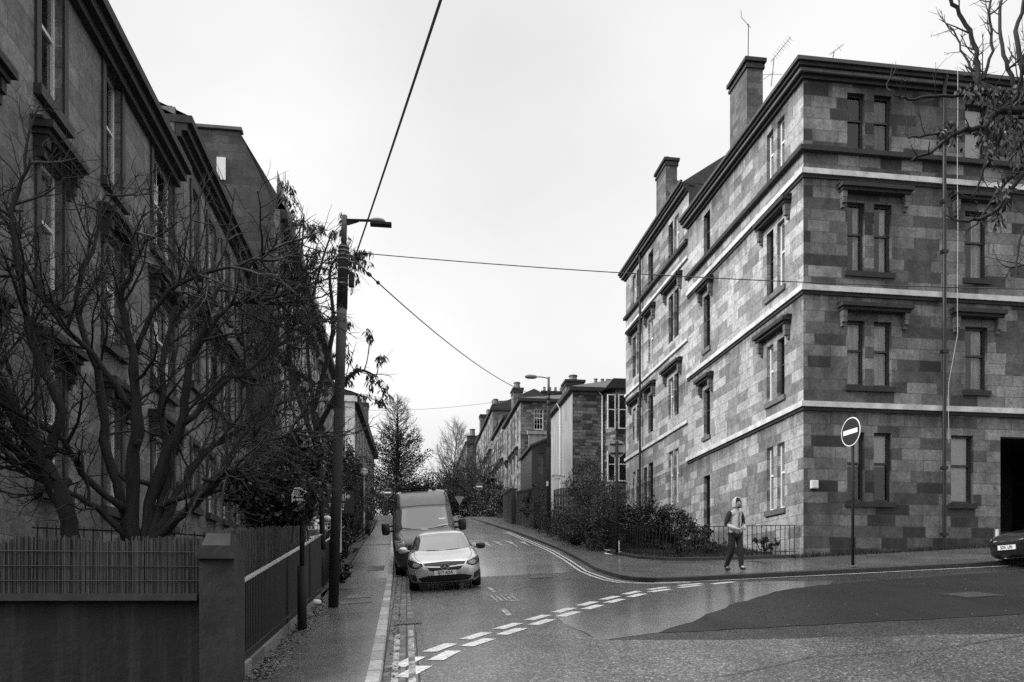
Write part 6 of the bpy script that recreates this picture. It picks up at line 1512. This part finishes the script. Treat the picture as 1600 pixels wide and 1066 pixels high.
# --- overhanging branches, top right: a tree standing outside the frame
T = Tree(51); b = Vector((8.1, 5.6, G(8.1, 5.6)))
tr = [b, b+Vector((.05, .05, 2.2)), b+Vector((-.1, .2, 4.2)), b+Vector((.1, .1, 6.5)), b+Vector((.0, .3, 9.))]
pp, rr = smooth_path(tr, [.2, .17, .14, .1, .05]); T.trunk.tube(pp, rr, 9)
D = 7.6
ov = [([(1690, 170), (1620, 172), (1560, 176), (1535, 200), (1500, 205), (1460, 235), (1425, 250)], .045, .010),
      ([(1560, 176), (1545, 150), (1500, 150), (1460, 152), (1420, 155), (1398, 150), (1385, 132)], .02, .007),
      ([(1530, 135), (1528, 100), (1522, 70), (1505, 30), (1485, 0), (1478, -30)], .024, .016),
      ([(1560, 150), (1530, 128), (1524, 108), (1526, 90)], .03, .02),
      ([(1535, 200), (1500, 207), (1445, 213), (1420, 215), (1412, 205), (1415, 196)], .014, .006),
      ([(1640, 130), (1600, 150), (1575, 110), (1565, 60), (1562, 10), (1575, -30)], .025, .012),
      ([(1680, 100), (1610, 120), (1588, 60), (1598, 10), (1605, -30)], .03, .014),
      ([(1690, 300), (1610, 265), (1560, 325), (1520, 345), (1490, 345), (1472, 330)], .03, .006),
      ([(1690, 290), (1600, 270), (1560, 300), (1525, 350), (1500, 360)], .022, .006),
      ([(1690, 200), (1590, 185), (1550, 240), (1528, 290), (1520, 310)], .024, .006),
      ([(1690, 330), (1610, 350), (1590, 390), (1588, 430)], .02, .006),
      ([(1560, 176), (1590, 150), (1600, 90), (1640, 40)], .022, .012),
      ([(1520, 110), (1505, 85), (1492, 55), (1485, 45)], .012, .006), ([(1690, 420), (1610, 415), (1586, 418), (1570, 420)], .014, .006),
      ([(1535, 125), (1550, 80), (1545, 20), (1552, -20)], .016, .01), ([(1575, 110), (1600, 85), (1630, 60)], .012, .006)]
cf3 = [dict(n=7, ang=(30, 70), L=.42, r=.009, w=.2, up=.12, seg=4, sides=5), dict(n=2.4, ang=(30, 60), L=.18, r=.005, w=.2, up=.12, seg=3, sides=4)]
lf = MB()
for pts, r0, r1 in ov:
    dd = T.rg.uniform(-.5, .5)
    pp, rr = smooth_path(pxl(pts, D, D+dd), [r0+(r1-r0)*k/(len(pts)-1) for k in range(len(pts))]); pp = [p+rnd_dir(T.rg)*.012 for p in pp]; T.trunk.tube(pp, rr, 7); T.spray(pp, r1*1.3, 0, cf3, .05)
lf = MB()
for (px, py, n, sx, sy) in ((1480, 210, 90, 20, 18), (1545, 205, 110, 22, 28), (1565, 150, 130, 45, 14), (1520, 140, 80, 30, 10), (1590, 230, 120, 20, 30), (1570, 300, 60, 20, 25), (1575, 190, 120, 30, 20), (1560, 345, 30, 12, 15), (1545, 240, 40, 10, 20)):
    for k in range(n): leaf(lf, P(px+T.rg.gauss(0, sx*.5), py+T.rg.gauss(0, sy*.5), D+T.rg.uniform(-.25, .25)), .05, T.rg, .6, 1.4)
r = T.finish('overhanging_tree', 'tree outside the right edge whose bare branches hang into the top corner', b)
lf.build('foliage', 'leaf_dark', r)  # hanging seed clusters made of loose leaf shapes, unattached to the twigs
# --- ground cover and litter
rg = random.Random(77); m = MB()
for k in range(900):
    s_ = 8+9*rg.random()**1.2; x = -1.62-.02*(s_-8)+abs(rg.gauss(0, .16)); 
    if s_ > 16.8 or x > -.6: continue
    d = rnd_dir(rg); d.z *= .25; a = Vector((-d.y, d.x, 0)).normalized()*.02; p = Vector((x, s_, G(x, s_)+.112)); d *= .055; m.quad(p, p+d*.5-a, p+d+Vector((0, 0, .012)), p+d*.5+a)
for k in range(260):
    s_ = 8+14*rg.random(); x = kl(s_)+.05+abs(rg.gauss(0, .1)); d = rnd_dir(rg); d.z *= .25; a = Vector((-d.y, d.x, 0)).normalized()*.02; p = Vector((x, s_, G(x, s_)+.008)); d *= .05; m.quad(p, p+d*.5-a, p+d+Vector((0, 0, .012)), p+d*.5+a)
for k in range(160):
    x = 3+12*rg.random(); s_ = 6.4+8*rg.random(); d = rnd_dir(rg); d.z *= .25; a = Vector((-d.y, d.x, 0)).normalized()*.012; p = Vector((x, s_, G(x, s_)+.012)); d *= .035; m.quad(p, p+d*.5-a, p+d+Vector((0, 0, .01)), p+d*.5+a)
tag(m.build('fallen_leaves', 'dead_leaf'), 'fallen leaves drifted along the left railing and gutter', 'leaves', kind='stuff')
m = MB()
for k in range(9000):
    x = 7.4+4.1*rg.random(); s_ = 22+9*rg.random()
    if s_ < 22.6+max(0, (9.5-x))*.7: continue
    p = Vector((x, s_, G(x, s_)+.1)); h = rg.uniform(.06, .2); d = Vector((rg.uniform(-.06, .06), rg.uniform(-.06, .06), h)); m.tri(p, p+Vector((.02, .005, 0)), p+d)
for k in range(1500):
    x = TX-.4+7*rg.random(); s_ = 21.25-abs(rg.gauss(0, .12)); p = Vector((x, s_, G(x, s_)+.11)); h = rg.uniform(.04, .2); p2 = p+Vector((rg.uniform(-.08, .08), rg.uniform(-.08, .05), h)); m.tri(p, p+Vector((.03, .005, 0)), p2)
tag(m.build('grass', 'grass'), 'rough grass in the corner garden and weeds at the tenement foot', 'grass', kind='stuff')
m = MB(); rows = []
for j in range(12):
    y = 22.0+j*1.0; rows.append([(x, y, G(x, y)+.12) for x in (max(7.45, 10.2-j*1.1), 9.4+.1, 10.8, TX-.02)])
m.grid(rows); struct(m, 'garden_soil', 'soil')
m = MB(); m.grid([[(x, y, G(x, y)+.16) for x in (LX, -4.5, -3.2, -1.86)] for y in [7.9+1.5*k for k in range(30)]]); struct(m, 'front_garden_soil', 'soil')

# ---- things of a kind share a group
for base, grp in {'overhead_cable': 'overhead wires between lamp columns and rooftops', 'no_entry_sign': 'no entry signs on posts', 'street_lamp': 'street lamps along the side street', 'litter': 'scraps of white litter at the sign post', 'white_bundle': 'white bundles on the lattice rail', 'reed_screen': 'reed screens of the front garden', 'railing': 'iron railings along the left pavement', 'garage_wall': 'garage walls on the right', 'drain_cover': 'iron covers in the road', 'bare_tree': 'bare winter trees', 'parked_car': 'cars parked at the junction', 'terrace_house': 'terrace houses on the left'}.items():
    for o in scn.objects:
        if o.parent is None and o.name.split('.')[0] == base: o['group'] = grp
